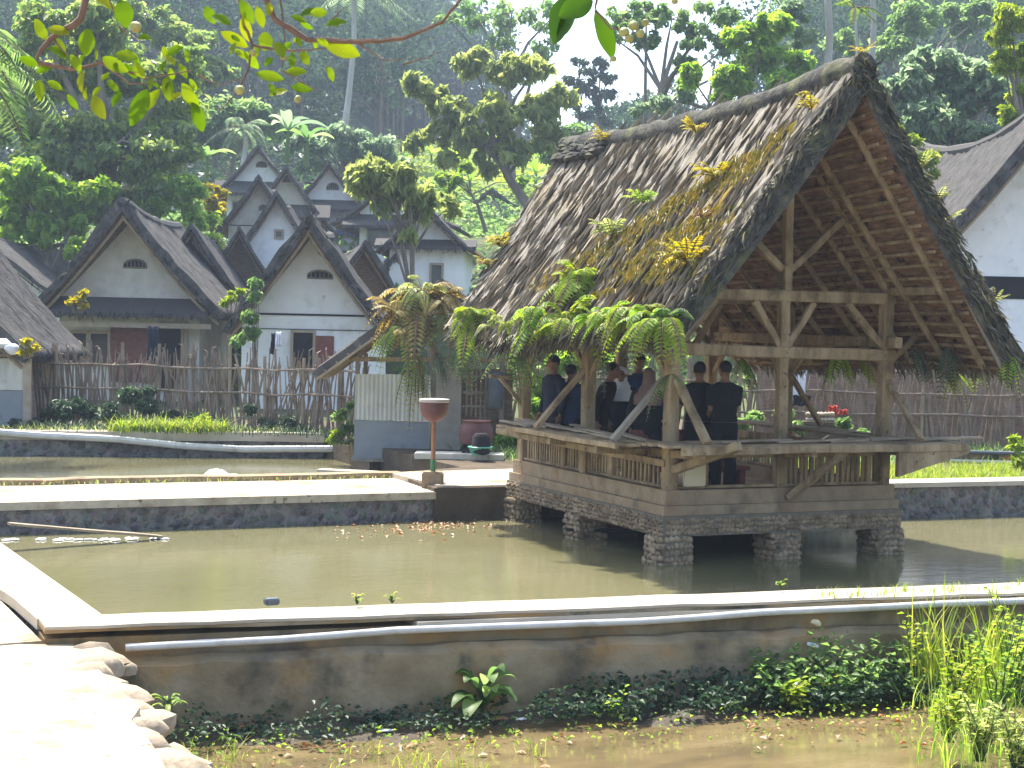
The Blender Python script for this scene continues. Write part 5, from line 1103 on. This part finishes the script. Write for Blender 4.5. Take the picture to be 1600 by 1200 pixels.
for i, px in enumerate(np.linspace(585, 850, 14)):
    D = random.uniform(90, 135); p = RT * ((px - 800) / FPX * D) + FW * D
    banana('banana_plant', 'small banana plant standing among others on the green terraces', (p.x, p.y, gz(p.x, p.y)), random.uniform(2.2, 3.6), n=6, group='banana plants scattered on the terraces')
# ------------------------------------------------------------------ trees (discs: px, py, radius in photo pixels)
tree('leafy_tree', 'big dense tree with glinting grey green leaves behind the near left house', [(60, 120, 80), (150, 90, 90), (240, 150, 80), (190, 220, 90), (90, 230, 85), (270, 230, 60), (130, 310, 70), (230, 300, 55), (20, 200, 60), (150, 30, 60), (60, 40, 60), (285, 100, 45)], 54, 15000, .33, 'leaf_glint', (180, 400), .4, gz=3.6, asp=.55, droop=.5, sub_k=18, rf=.3)
tree('leafy_tree', 'bright green vine covered tree at the left edge above the grey thatched roof', [(20, 270, 45), (70, 300, 45), (30, 330, 45), (110, 340, 40), (150, 300, 35), (70, 360, 40), (10, 380, 35), (130, 390, 30)], 50, 5200, .36, 'leaf_fresh', (80, 430), .22, gz=2.0, asp=.55, sub_k=14, rf=.3)
tree('shrub_tree', 'fresh green bushy tree between the near left house and the upper houses', [(270, 290, 30), (300, 310, 30), (250, 320, 26), (320, 340, 24), (290, 350, 26), (335, 380, 20)], 53, 3800, .22, 'leaf_fresh', (295, 400), .12, gz=3.6, cat='tree')
tree('shrub_tree', 'small tree with orange and yellow new leaves left of the upper houses', [(320, 300, 18), (338, 320, 20), (325, 350, 16), (345, 300, 12)], 57, 1300, .2, 'leaf_yellow', (330, 370), .09, gz=5.0)
tree('leafy_tree', 'dark rounded tree standing above the highest house', [(330, 190, 40), (370, 170, 34), (300, 220, 34), (360, 215, 34), (430, 200, 32), (410, 180, 26)], 82, 4200, .42, 'leaf_mid', (360, 290), .2, gz=8.2)
tree('leafy_tree', 'silvery leaved tree above and right of the upper white gable', [(525, 210, 28), (550, 225, 26), (500, 225, 24), (590, 240, 30), (560, 255, 30), (620, 255, 22), (470, 225, 22), (490, 260, 20)], 80, 4200, .36, 'leaf_grey', (545, 320), .2, gz=8.2)
palm('palm', 'feathery palm tuft with pale fronds behind the highest house', WD(380, 250, 76), WD(378, 200, 76), .12, 9, 2.6, 'leaf_grey', droop=.8)
banana('banana_plant', 'bluish green banana plant right behind the highest house', WD(448, 255, 73), 3.4, 'leaf_grey'); banana('banana_plant', 'green banana plant above the cream gabled house', WD(478, 262, 75), 3.0, 'leaf_mid'); banana('banana_plant', 'banana plant with tall blue green leaves left of the highest house', WD(322, 285, 72), 2.6, 'leaf_mid')
DJ = 43
tree('fruit_tree', 'tree with drooping clusters of long pale leaves in front of the upper right houses', [(575, 265, 30), (630, 275, 26), (600, 300, 30), (585, 265, 26), (570, 290, 28), (610, 290, 26), (640, 300, 22), (555, 275, 18), (600, 320, 22), (650, 335, 24), (665, 310, 26), (700, 325, 20), (640, 365, 14)], DJ, 2600, .40, 'leaf_olive', (690, 470), .10, gz=.8, asp=.36, droop=.9, sub_k=11, rf=.32)
tree('fruit_tree', 'young tree with lime leaves between the white house and the garden hut', [(715, 285, 18), (700, 305, 16), (728, 262, 16), (812, 285, 14), (690, 280, 14)], 66, 1300, .28, 'leaf_fresh', (760, 340), .08, gz=7.2, sub_k=9, rf=.34)
tree('umbrella_tree', 'large spreading tree with layered yellow green foliage in the middle of the photo', [(650, 130, 26), (690, 160, 34), (740, 100, 36), (790, 110, 36), (840, 105, 30), (720, 190, 42), (780, 180, 44), (840, 170, 40), (690, 210, 30), (740, 230, 34), (800, 235, 34), (855, 215, 34), (650, 225, 20), (880, 150, 26), (700, 250, 20), (760, 265, 18)], 62, 7500, .46, 'leaf_olive', (835, 400), .22, gz=6.5, asp=.42, droop=.8, sub_k=13, rf=.30)
tree('leafy_tree', 'tree rising behind the spreading tree to the top of the photo with pale airy foliage', [(740, 20, 34), (800, 20, 40), (860, 30, 34), (780, 60, 28), (850, 75, 26), (700, 30, 22), (820, 120, 22)], 92, 1300, .45, 'leaf_mid', (810, 260), .3, gz=10, droop=.6, sub_k=9, rf=.34)
for px, top, lb in ((905, 95, 'slender dark tree silhouetted against the white sky left of the pavilion ridge'), (938, 100, 'second slender tree standing against the sky just left of the pavilion ridge')):
    tree('slender_tree', lb, [(px, top, 14), (px + 12, top + 20, 16), (px - 12, top + 30, 14), (px + 6, top + 45, 18), (px - 8, top + 65, 14), (px + 10, top + 85, 12)], 105, 700, .42, 'leaf_dark', (px + 2, 260), .16, gz=12, droop=.4, sub_k=4)
tree('leafy_tree', 'low dark tree just beyond the far end of the pavilion roof', [(870, 225, 26), (900, 205, 22), (850, 245, 24), (885, 260, 22)], 75, 2200, .34, 'leaf_mid', (875, 320), .12, gz=8)
tree('acacia_tree', 'tall airy tree with leaning dark branches against the white sky above the pavilion roof', [(975, 30, 34), (1010, 60, 28), (1050, 30, 36), (1090, 60, 34), (1120, 20, 36), (1140, 70, 28), (1070, 100, 24), (1010, 15, 28), (1160, 100, 26), (960, 60, 18)], 64, 3000, .32, 'leaf_mid', (965, 260), .2, gz=6.5, droop=.6, sub_k=10, rf=.30, limb_every=1)
tree('leafy_tree', 'bushy green tree crowding behind the middle of the pavilion ridge', [(1080, 120, 26), (1150, 120, 36), (1190, 80, 40), (1220, 130, 34), (1160, 60, 30), (1210, 40, 30), (1250, 100, 26), (1130, 150, 20)], 52, 4800, .36, 'leaf_fresh', (1170, 330), .16, gz=3.8, sub_k=12, rf=.32)
tree('leafy_tree', 'grey green low tree just above the pavilion ridge left of the coconut trunks', [(1030, 160, 20), (1060, 150, 22), (1000, 170, 16), (1250, 60, 24), (1245, 20, 24)], 60, 1800, .26, 'leaf_grey', (1045, 300), .1, gz=6)
palm('palm', 'coconut palm with pale trunk rising out of the top of the photo above the pavilion', WD(1284, 260, 60), WD(1290, -60, 60), .17, 13, 3.6, 'leaf_mid')
palm('palm', 'slimmer coconut palm just right of the pale trunked palm', WD(1352, 250, 66), WD(1362, -70, 66), .15, 13, 3.4, 'leaf_mid')
palm('palm', 'areca palm with bright feathery crown above the pavilion peak', WD(1338, 260, 58), WD(1336, 12, 58), .07, 9, 1.4, 'leaf_fresh', droop=.5, npair=18)
palm('palm', 'lone tall palm with a thin pale trunk standing on the far wooded slope', WD(533, 235, 95), WD(553, -20, 95), .2, 14, 4.0, 'leaf_grey')
palm('palm', 'coconut palm with long fronds reaching in from the left edge', WD(-150, 420, 30), WD(-62, 92, 30), .16, 20, 2.6, 'leaf_mid', droop=.75)
tree('leafy_tree', 'broad rounded grey green tree to the right of the pavilion peak', [(1450, 110, 50), (1400, 150, 45), (1500, 130, 55), (1550, 160, 50), (1440, 190, 55), (1510, 210, 50), (1400, 220, 45), (1560, 230, 40), (1470, 260, 40), (1420, 290, 35)], 50, 12000, .31, 'leaf_grey', (1480, 400), .3, gz=3.8, sub_k=16, rf=.3, asp=.55)
tree('leafy_tree', 'bright yellow green tree at the upper right edge', [(1580, 30, 36), (1600, 90, 36), (1570, 100, 26), (1600, 150, 30), (1560, 60, 22), (1620, 20, 40), (1575, 180, 22), (1610, 200, 28)], 40, 5200, .2, 'leaf_lime', (1640, 350), .16, gz=.6, sub_k=12, rf=.32)
tree('leafy_tree', 'dark green tree at the top right behind the rounded grey green tree', [(1430, 30, 44), (1500, 30, 44), (1390, 70, 40), (1540, 20, 34), (1350, 120, 30), (1320, 70, 34)], 85, 4400, .42, 'leaf_mid', (1440, 250), .25, gz=9, sub_k=10, rf=.34)
tree('leafy_tree', 'dark tree on the far slope above the tiny pale roofed shed', [(300, 60, 40), (250, 40, 40), (340, 110, 34), (290, 130, 36), (200, 10, 40)], 78, 3400, .42, 'leaf_glint', (300, 280), .25, gz=8.2, sub_k=10, rf=.34)
bush('shrub', 'yellow green shrub peeping over the right slope of the pavilion roof', [(1420, 225, 20), (1440, 250, 20), (1405, 200, 14), (1455, 280, 16)], 38, 1100, .17, 'leaf_lime', .8)
tree('leafy_tree', 'dark filler tree low behind the right hand house', [(1380, 300, 44), (1420, 340, 44), (1350, 340, 40), (1440, 380, 40), (1540, 260, 34), (1590, 230, 30)], 56, 4000, .26, 'leaf_mid', (1420, 430), .2, gz=5)
# plants around the village
bush('vine_bush', 'bright green climbing bush behind the left half of the pavilion', [(830, 600, 26), (850, 640, 28), (820, 670, 24), (885, 575, 24), (920, 560, 22), (900, 620, 20), (850, 690, 22), (800, 690, 18), (870, 560, 22), (960, 560, 14), (1000, 570, 12)], 27.5, 5600, .13, 'leaf_fresh', .45, droop=.7, asp=.6)
bush('vine_bush', 'green creeper hanging between the two near houses', [(395, 470, 16), (380, 500, 18), (400, 440, 12), (372, 530, 14), (392, 520, 12)], 37.2, 1500, .14, 'leaf_mid', .6, droop=1)
bush('shrub', 'pale lime plant on the roof edge between the two near houses', [(362, 462, 9), (350, 470, 8), (374, 458, 7)], 37.0, 260, .17, 'leaf_lime', 3.0)
bush('shrub', 'orange and yellow leaved plant on the porch roof of the near left house', [(122, 470, 9), (133, 462, 8), (112, 474, 7), (130, 478, 6)], 38.0, 170, .2, 'leaf_yellow', 2.9, droop=-.6)
bush('shrub', 'yellow green potted plant on the shelf of the left edge hut', [(42, 535, 8), (52, 545, 8), (38, 550, 7)], 31.2, 200, .13, 'leaf_yellow', 1.9, droop=-.3)
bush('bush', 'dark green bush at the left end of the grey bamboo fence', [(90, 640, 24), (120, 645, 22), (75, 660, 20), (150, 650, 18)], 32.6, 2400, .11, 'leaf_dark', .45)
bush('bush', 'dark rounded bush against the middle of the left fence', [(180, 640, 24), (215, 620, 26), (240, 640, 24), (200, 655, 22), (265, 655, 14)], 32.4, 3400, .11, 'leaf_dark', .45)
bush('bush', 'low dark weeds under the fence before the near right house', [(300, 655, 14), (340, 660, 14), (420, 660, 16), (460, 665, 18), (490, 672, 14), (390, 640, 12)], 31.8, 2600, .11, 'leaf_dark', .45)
bush('bush', 'shaded green bush beside the left wall of the bathing hut', [(535, 650, 14), (545, 670, 14), (530, 680, 12), (548, 630, 9)], 29.6, 900, .12, 'leaf_mid', .45)
bush('bush', 'sunlit yellow green grass tuft at the pond corner beside the bathing hut', [(530, 682, 12), (545, 690, 10), (515, 690, 8)], 29.6, 500, .12, 'leaf_lime', .42, droop=-.5, asp=.2)
bush('bush', 'bushy weeds before the crossed bamboo fence seen under the pavilion roof', [(1180, 655, 16), (1220, 650, 18), (1250, 665, 16), (1320, 665, 14), (1160, 665, 12), (1350, 672, 10)], 28.6, 2600, .10, 'leaf_mid', .45)
bush('bush', 'bright green plant at the right edge of the far bank', [(1590, 690, 14), (1600, 720, 16), (1585, 730, 12)], 25.5, 700, .12, 'leaf_lime', .5)
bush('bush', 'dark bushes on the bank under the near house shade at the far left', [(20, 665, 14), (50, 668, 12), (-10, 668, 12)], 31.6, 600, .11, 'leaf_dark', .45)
# grass
def grass(label, pts, n, h, wd, m, rad_=.12, lean=.5, name='grass'):
    P = np.array([tuple(p) for p in pts]); r = P[RNG.integers(0, len(P), n)] + RNG.normal(size=(n, 3)) * [rad_, rad_, 0]
    return tag(blades(name, r, h, wd, M[m], lean=lean), label, 'grass', kind='stuff')
grass('lime green grass sprawling over the far edging of the back pond', [Vector((WZ(px, 678, .46).x, far(WZ(px, 678, .46).x) + .05, .46)) for px in (200, 215, 222, 240, 262, 270, 275, 300, 308, 318, 322, 340, 352)], 1000, .34, .03, 'leaf_lime', .16, 1.2)
bush('bush', 'lime green leafy weeds bright in the sun on the far edging of the back pond', [(200, 664, 9), (225, 668, 9), (250, 662, 10), (285, 664, 11), (315, 658, 13), (345, 668, 10), (330, 670, 12)], 31.4, 1500, .15, 'leaf_lime', .42, droop=-.1, asp=.4)
grass('thin dry and green grass along the far edging of the back pond', [Vector((x, far(x) + .1, .45)) for x in np.linspace(-6, 9, 80)], 1500, .16, .02, 'leaf_olive', .2, .8)
grass('bright short grass on top of the right pond wall', [Vector((x, 18.9 - .047 * (x - 12) + random.random() * 2.2, .45)) for x in np.linspace(12.4, 30, 300)], 16000, .17, .014, 'leaf_lime', .2, .7)
grass('yellow green grass fringe over the sunny dyke kerb', [Vector((x, 21.6, .41)) for x in np.linspace(-2, 7.6, 60)], 700, .07, .012, 'leaf_olive', .07, .8)
grass('green bank grass behind the pavilion', [Vector((random.uniform(10.5, 22), random.uniform(21.5, 27), .45)) for _ in range(300)], 9000, .22, .016, 'leaf_mid', .3, .7)
grass('dark weeds and grass at the foot of the village fences', [fp(px, 31.2 if px < 560 else 29.6) for px in np.linspace(60, 1640, 200)], 3400, .22, .02, 'leaf_dark', .35, .7)
# ------------------------------------------------------------------ foreground plants
def rosette(name, label, root, n, L, wd, m, elev=(.2, 1.3), cat='plant'):
    root = Vector(root); t = thing(name, label, cat, root); V = []; F = []; rn = []; mb = MB(); mb.off = root
    for i in range(n):
        a = i * 2.4 + random.uniform(-.3, .3); l = L * random.uniform(.7, 1.1); d = Vector((math.cos(a), math.sin(a), random.uniform(*elev))).normalized(); sd = d.cross(Vector((0, 0, 1))).normalized(); b0 = len(V); S = 8; r = random.random(); ww = wd * random.uniform(.8, 1.15)
        st = root + Vector((0, 0, .02 + i * .008)); p0 = st + d * l * .3
        mb.tube([st, p0], [.008, .005], 5)
        for k in range(S + 1):
            f = k / S; p = p0 + d * l * .8 * f + Vector((0, 0, -l * .55 * f * f)); h_ = ww * .5 * math.sin(math.pi * min(1, f * .95 + .03)) ** .75; V += [p - sd * h_ + Vector((0, 0, h_ * .35)), p, p + sd * h_ + Vector((0, 0, h_ * .35))]
        for k in range(S):
            q = b0 + k * 3; F += [(q, q + 1, q + 4, q + 3), (q + 1, q + 2, q + 5, q + 4)]; rn += [r, r]
    quads_to_mesh('leaves', np.array([tuple(v) for v in V]), np.array(F), np.array(rn), M[m], t, off=root); mb.build('stems', M['leaf_mid'], t); return t
rosette('broad_leaf_plant', 'big dark plant with broad drooping leaves at the foot of the foreground wall', WZ(742, 1112, -.24) + Vector((0, -.12, 0)), 19, .40, .13, 'leaf_mid', (.3, 2.2))
rosette('small_plant', 'bright narrow leaved plant growing beside the path edging stones', WZ(262, 1118, -.05), 11, .17, .035, 'leaf_fresh', (.2, 1.6))
rosette('small_plant', 'tiny green seedling on the mud at the lower left', WZ(357, 1163, -.28), 7, .09, .035, 'leaf_fresh', (.1, .9))
rosette('small_plant', 'small dark plant near the wall pipe end by the path corner', WZ(190, 1015, .1), 8, .12, .04, 'leaf_mid', (.2, 1.4))
for px, py, lb in ((528, 932, 'little green fern sprig on the foreground wall'), (580, 930, 'small plant with a white flower on the foreground wall'), (1185, 915, 'short grass sprig on the foreground wall before the pavilion')):
    q = WZ(px, py, .5); rosette('small_plant', lb, (q.x, yin(q.x) - .05, .5), 6, .1, .022, 'leaf_lime', (.6, 2))
def sprig(label, root, h, nleaf, ls, m, lean=(0, 0), cat='weed', branches=5, name='weed', fl=0, asp=.42):
    """upright leafy weed with side twigs"""
    root = Vector(root); t = thing(name, label, cat, root); mb = MB(); mb.off = root; c = []; dr = []; no = []
    for b in range(branches):
        a = random.uniform(0, 6.28); hh = h * random.uniform(.55, 1.05); e = root + Vector((lean[0] * hh + math.cos(a) * hh * .28, lean[1] * hh + math.sin(a) * hh * .28, hh)); mid = root.lerp(e, .5) + Vector((random.gauss(0, .03), random.gauss(0, .03), hh * .06)); r0 = root + Vector((random.gauss(0, .02), random.gauss(0, .02), 0))
        mb.tube([r0, mid, e], [.006, .004, .002], 5)
        for k in range(nleaf):
            f = .15 + .85 * (k + random.random()) / nleaf; p = (r0.lerp(mid, f * 2) if f < .5 else mid.lerp(e, f * 2 - 1)); q = k * 2.4; d = Vector((math.cos(q), math.sin(q), random.uniform(-.1, .7))).normalized(); c.append(tuple(p + d * ls * .5)); dr.append(tuple(d)); no.append((random.gauss(0, .3), random.gauss(0, .3), 1))
    n = len(c); leaves('leaves', np.array(c), ls * RNG.uniform(.6, 1.25, n), np.array(no), np.array(dr), asp, M[m], t, off=root, curl=.2); mb.build('stems', M['leaf_mid'], t)
    if fl:
        f_ = MB(); f_.off = root
        for _ in range(fl): q = c[random.randrange(n)]; blob(f_, (q[0], q[1], q[2] + .02), (.014, .014, .008), jit=.3)
        f_.build('flowers', M['cloth_white'], t, smooth=True)
    return t
sprig('straggly weed with pale leafy head in the stream right of the broad leaved plant', WZ(958, 1130, -.28), .36, 9, .055, 'leaf_fresh', branches=3)
sprig('bright yellow green bushy weed standing in the muddy stream right of centre', WZ(1240, 1112, -.28), .26, 14, .075, 'leaf_lime', branches=11, fl=3)
sprig('leafy lime weed beside the bushy weed in the middle of the stream', WZ(1290, 1105, -.28), .28, 10, .075, 'leaf_lime', branches=8)
sprig('tall leaning weed climbing the foreground wall toward its top edge', WY(1432, 1060, 9.85), .62, 15, .065, 'leaf_lime', lean=(-.18, 0), branches=4)
for i, (px, py, h, lb) in enumerate(((1500, 1085, .55, 'bushy leafy weed left of the tall grass clump at the right'), (1560, 1090, .75, 'tall leafy weed in the thicket at the lower right'), (1590, 1060, .85, 'tallest leafy weed at the right edge of the photo'), (1530, 1150, .4, 'pale leafy bush near the water at the lower right'), (1590, 1180, .45, 'light green bush in the lower right corner'), (1480, 1120, .35, 'small yellow leaved weed at the left side of the right thicket'))):
    q = WZ(px, py + 40, -.15); sprig(lb, q, h * 1.1, 18, .065, ('leaf_lime', 'leaf_fresh', 'leaf_lime', 'leaf_olive', 'leaf_olive', 'leaf_lime')[i], branches=13, fl=0)
gp = [WZ(random.gauss(1455, 14), random.uniform(1050, 1075), -.1) for _ in range(30)] + [WZ(random.gauss(1555, 26), random.uniform(1060, 1110), -.1) for _ in range(60)]
grass('tall lime grass blades rising above the foreground wall at the right', gp, 150, .66, .018, 'leaf_lime', .05, .35)
grass('fine bright grass in the right hand thicket', [WZ(random.uniform(1440, 1620), random.uniform(1090, 1200), -.12) for _ in range(80)], 420, .24, .010, 'leaf_fresh', .08, .6)
grass('green grass clump among the wall weeds right of centre', [WZ(random.gauss(1320, 10), 1075, -.25) for _ in range(10)], 60, .34, .014, 'leaf_fresh', .03, .5)
grass('thin grass blades along the bottom edge of the photo', [WZ(random.uniform(300, 900), random.uniform(1175, 1215), -.29) for _ in range(14)], 150, .15, .008, 'leaf_lime', .05, .9)
grass('grass and tiny weeds spilling over the coping at the right', [Vector((x, yfr(x) + random.uniform(0, .3), .5)) for x in np.linspace(7.4, 12, 50)], 520, .08, .009, 'leaf_lime', .06, .9)
def cover(label, x0, x1, n, ls, m, hz, dy, name='ground_cover', yo=.12):
    c = []
    while len(c) < n:
        x = random.uniform(x0, x1); f = random.random(); k = float(vnoise(np.array([x * 2.2]), np.array([3.3]), 8)[0]); k2 = float(vnoise(np.array([x * 5 + f * 3]), np.array([f * 4]), 12)[0])
        if k2 < .35: continue
        y = yfr(x) - yo - f * dy * (.4 + k); c.append((x, y, -.26 + random.random() ** .7 * hz * (1 - .6 * f) * (.35 + k * 1.1)))
    c = np.array(c); n = len(c); return tag(leaves(name, c, ls * RNG.uniform(.5, 1.3, n), RNG.normal(size=(n, 3)) * .6 + [0, -.3, 1], RNG.normal(size=(n, 3)) * [1, 1, .4], .6, M[m], curl=.2), label, 'ground cover', kind='stuff')
cover('dark creeping plants along the foot of the foreground wall', 4.6, 9.6, 3000, .06, 'leaf_dark', .30, .42); cover('taller shaded weeds against the foreground wall right of the centre', 6.6, 9.2, 1500, .07, 'leaf_mid', .48, .35)
cover('sparse shaded weeds at the left foot of the foreground wall', 2.0, 4.8, 900, .05, 'leaf_dark', .22, .5)
cover('scattered green sprouts at the edge of the mud', 2.2, 8.6, 500, .04, 'leaf_fresh', .08, .9, yo=.3)
c = np.array([tuple(WZ(random.uniform(280, 900), random.gauss(1160, 26), -.285)) for _ in range(90)] + [tuple(WZ(random.uniform(1150, 1600), random.gauss(1125, 18), -.27)) for _ in range(120)] + [tuple(Vector((random.uniform(2, 9), 0, 0))) for _ in range(0)])
tag(leaves('fallen_leaves', c, RNG.uniform(.02, .08, len(c)), np.tile([0, 0, 1.], (len(c), 1)) + RNG.normal(size=(len(c), 3)) * .3, RNG.normal(size=(len(c), 3)) * [1, 1, .1], .55, M['leaf_litter']), 'tan dead leaves scattered on the mud and shallow water', 'leaves', kind='stuff')
# ------------------------------------------------------------------ branches hanging into the top of the photo
def hang(label, D, stems, lf, m='leaf_near', ls=.10, fruits=()):
    o0 = WD(stems[0][0][0], stems[0][0][1], D); t = thing('branch', label, 'branch', o0)
    for st in stems:
        mb = MB(); mb.off = o0; pts = [WD(p[0], p[1], D + (p[2] if len(p) > 2 else 0)) for p in st[:-1]]; r = st[-1]
        q = []
        for i in range(len(pts) - 1):
            for k in range(4): q.append(pts[i].lerp(pts[i + 1], k / 4) + Vector((random.gauss(0, .0015), 0, random.gauss(0, .0015))))
        q.append(pts[-1]); mb.tube(q, [r * (1 - .75 * i / (len(q) - 1)) * random.uniform(.9, 1.15) for i in range(len(q))], 7); mb.build('twig', M['twig'], t, smooth=True)
    V = []; F = []; rn = []
    for (px, py, ang, L, *rest) in lf:
        w_ = rest[0] if rest else .48; p0 = WD(px, py, D + random.uniform(-.06, .06)); a = rad(ang); d = (RM @ Vector((math.cos(a), -math.sin(a), random.uniform(-.45, .45)))).normalized(); nn = (RM @ Vector((random.uniform(-.6, .6), random.uniform(-.2, .8), 1))).normalized(); sd = d.cross(nn).normalized(); up = sd.cross(d); l = L / FPX * D; S = 8; b0 = len(V); r = random.random()
        for k in range(S + 1):
            f = k / S; h_ = l * w_ * .5 * math.sin(math.pi * min(1, f * .97 + .015)) ** .7; p = p0 + d * l * f - up * l * .16 * f * f; e = up * h_ * .3 + up * random.uniform(-.003, .003); V += [p - sd * h_ + e, p, p + sd * h_ + e]
        for k in range(S): q = b0 + k * 3; F += [(q, q + 1, q + 4, q + 3), (q + 1, q + 2, q + 5, q + 4)]; rn += [r, r]
    o = quads_to_mesh('leaves', np.array([tuple(v) for v in V]), np.array(F), np.array(rn), M[m], t, off=o0); o.data.polygons.foreach_set('use_smooth', [True] * len(o.data.polygons))
    for px, py, r in fruits:
        mb = MB(); mb.off = o0; blob(mb, WD(px, py, D), (r / FPX * D,) * 3, jit=.12); mb.build('fruit', M['leaf_brown_solid'], t, smooth=True)
mat('leaf_brown_solid', [(.20, .20, .06), (.34, .32, .12)], .5, 30, bump=.2)
rnd_l = lambda n, x0, x1, y0, y1, L0, L1: [(random.uniform(x0, x1), random.uniform(y0, y1), random.uniform(20, 160), random.uniform(L0, L1), random.uniform(.4, .6)) for _ in range(n)]
hang('leafy branch hanging from the top left corner with lit yellow green leaves', 4.6,
     [[(150, -60), (125, 30), (80, 60), (60, 85), (58, 100), .013], [(58, 98), (110, 108), (160, 98), (230, 122), (300, 110), .007], [(80, 60), (120, 100), .004], [(160, 98), (200, 130), (260, 128), .004], [(110, 108), (125, 70), .003], [(185, 40), (210, 60, 0), .003], [(150, -60), (185, 40), .005]],
     [(55, 30, 60, 40), (75, 45, 10, 34), (138, 45, 95, 42, .6), (190, 0, 80, 42, .7), (90, 60, 70, 36), (75, 75, 20, 34), (110, 85, 60, 30), (160, 90, 30, 44), (180, 85, 10, 36), (130, 110, 100, 34), (30, 90, 20, 30, .5), (60, 125, 80, 34), (145, 150, 60, 46), (230, 140, 110, 62, .45), (260, 120, 80, 40), (285, 130, 60, 44, .5), (300, 160, 70, 48, .45), (250, 140, 130, 40), (215, 60, 0, 22, .6), (195, 100, 50, 28), (280, 100, 60, 26), (150, 0, 20, 34)] + rnd_l(26, 60, 310, 70, 150, 16, 30), fruits=((212, 42, 9), (375, 140, 7)))
hang('second hanging branch with sparse pale leaves crossing the upper left of the photo', 5.0,
     [[(395, -50), (430, 30), (480, 62), (560, 66), (630, 60), (690, 35), (720, 0), (760, -40), .012], [(370, -40), (378, 30), (395, 70), (385, 115), (370, 145), (340, 175), .006], [(395, 70), (440, 80), (480, 78), (510, 75), .005], [(435, -20), (445, 60), (440, 110), .004], [(310, 118), (345, 135), (380, 120), .003], [(520, 30), (540, 10), .003], [(630, 100), (670, 90), (690, 80), .003], [(440, 110), (500, 145), .003], [(560, 66), (600, 95), (640, 92), .003]],
     [(345, 50, 25, 48, .4), (380, 25, 80, 40), (400, 10, 70, 34), (415, 50, 90, 30, .8), (385, 80, 60, 34), (430, 65, 60, 30, .7), (400, 115, 10, 44, .4), (445, 115, 350, 34, .5), (420, 150, 330, 34, .45), (455, 135, 10, 34, .45), (470, 80, 60, 26, .6), (505, 65, 20, 60, .45), (510, 40, 340, 32), (470, 25, 330, 34), (455, 25, 20, 24), (485, 20, 0, 26, .6), (320, 10, 60, 30, .6), (330, 25, 20, 34, .5), (375, 0, 60, 40), (420, 130, 60, 22)] + rnd_l(16, 350, 520, 0, 130, 14, 26), fruits=((374, 140, 8), (395, 82, 6), (443, 90, 5), (465, 155, 6)))
hang('short branch at the top centre carrying two large dark green leaves and a seed cluster', 4.4,
     [[(935, -50), (932, 0), (930, 20), .006], [(930, 15), (955, 45), (985, 50), .004]],
     [(900, -10, 120, 84, .6), (925, 0, 150, 62, .6), (930, 18, 65, 78, .38), (895, 5, 110, 60, .4)], m='leaf_big', fruits=((958, 92, 5), (975, 50, 8), (990, 40, 8), (1000, 52, 7), (983, 60, 7), (1054, 2, 5), (1008, 35, 6)))
# ------------------------------------------------------------------ haze
HZ = mat('haze_mat', [(.5, .5, .5), (.5, .5, .5)], bump=0); t_ = HZ.node_tree; t_.nodes.clear()
vo = t_.nodes.new('ShaderNodeVolumePrincipled'); vo.inputs['Density'].default_value = HAZE = .00085; vo.inputs['Color'].default_value = (.66, .80, 1, 1); vo.inputs['Anisotropy'].default_value = .2; ou = t_.nodes.new('ShaderNodeOutputMaterial'); t_.links.new(vo.outputs[0], ou.inputs['Volume'])
c = FW * 150; hz = MB().box((0, 0, 0), (440, 560, 112)).build('haze', HZ); hz.location = (c.x, c.y, 53.5); hz.rotation_euler.z = rad(-24); tag(hz, 'faint blue haze lying in the valley', 'haze', kind='stuff')
# ------------------------------------------------------------------ tidy
for o in list(C.objects):
    if o.type == 'MESH' and not o.data.materials: o.data.materials.append(M['old_wood'])
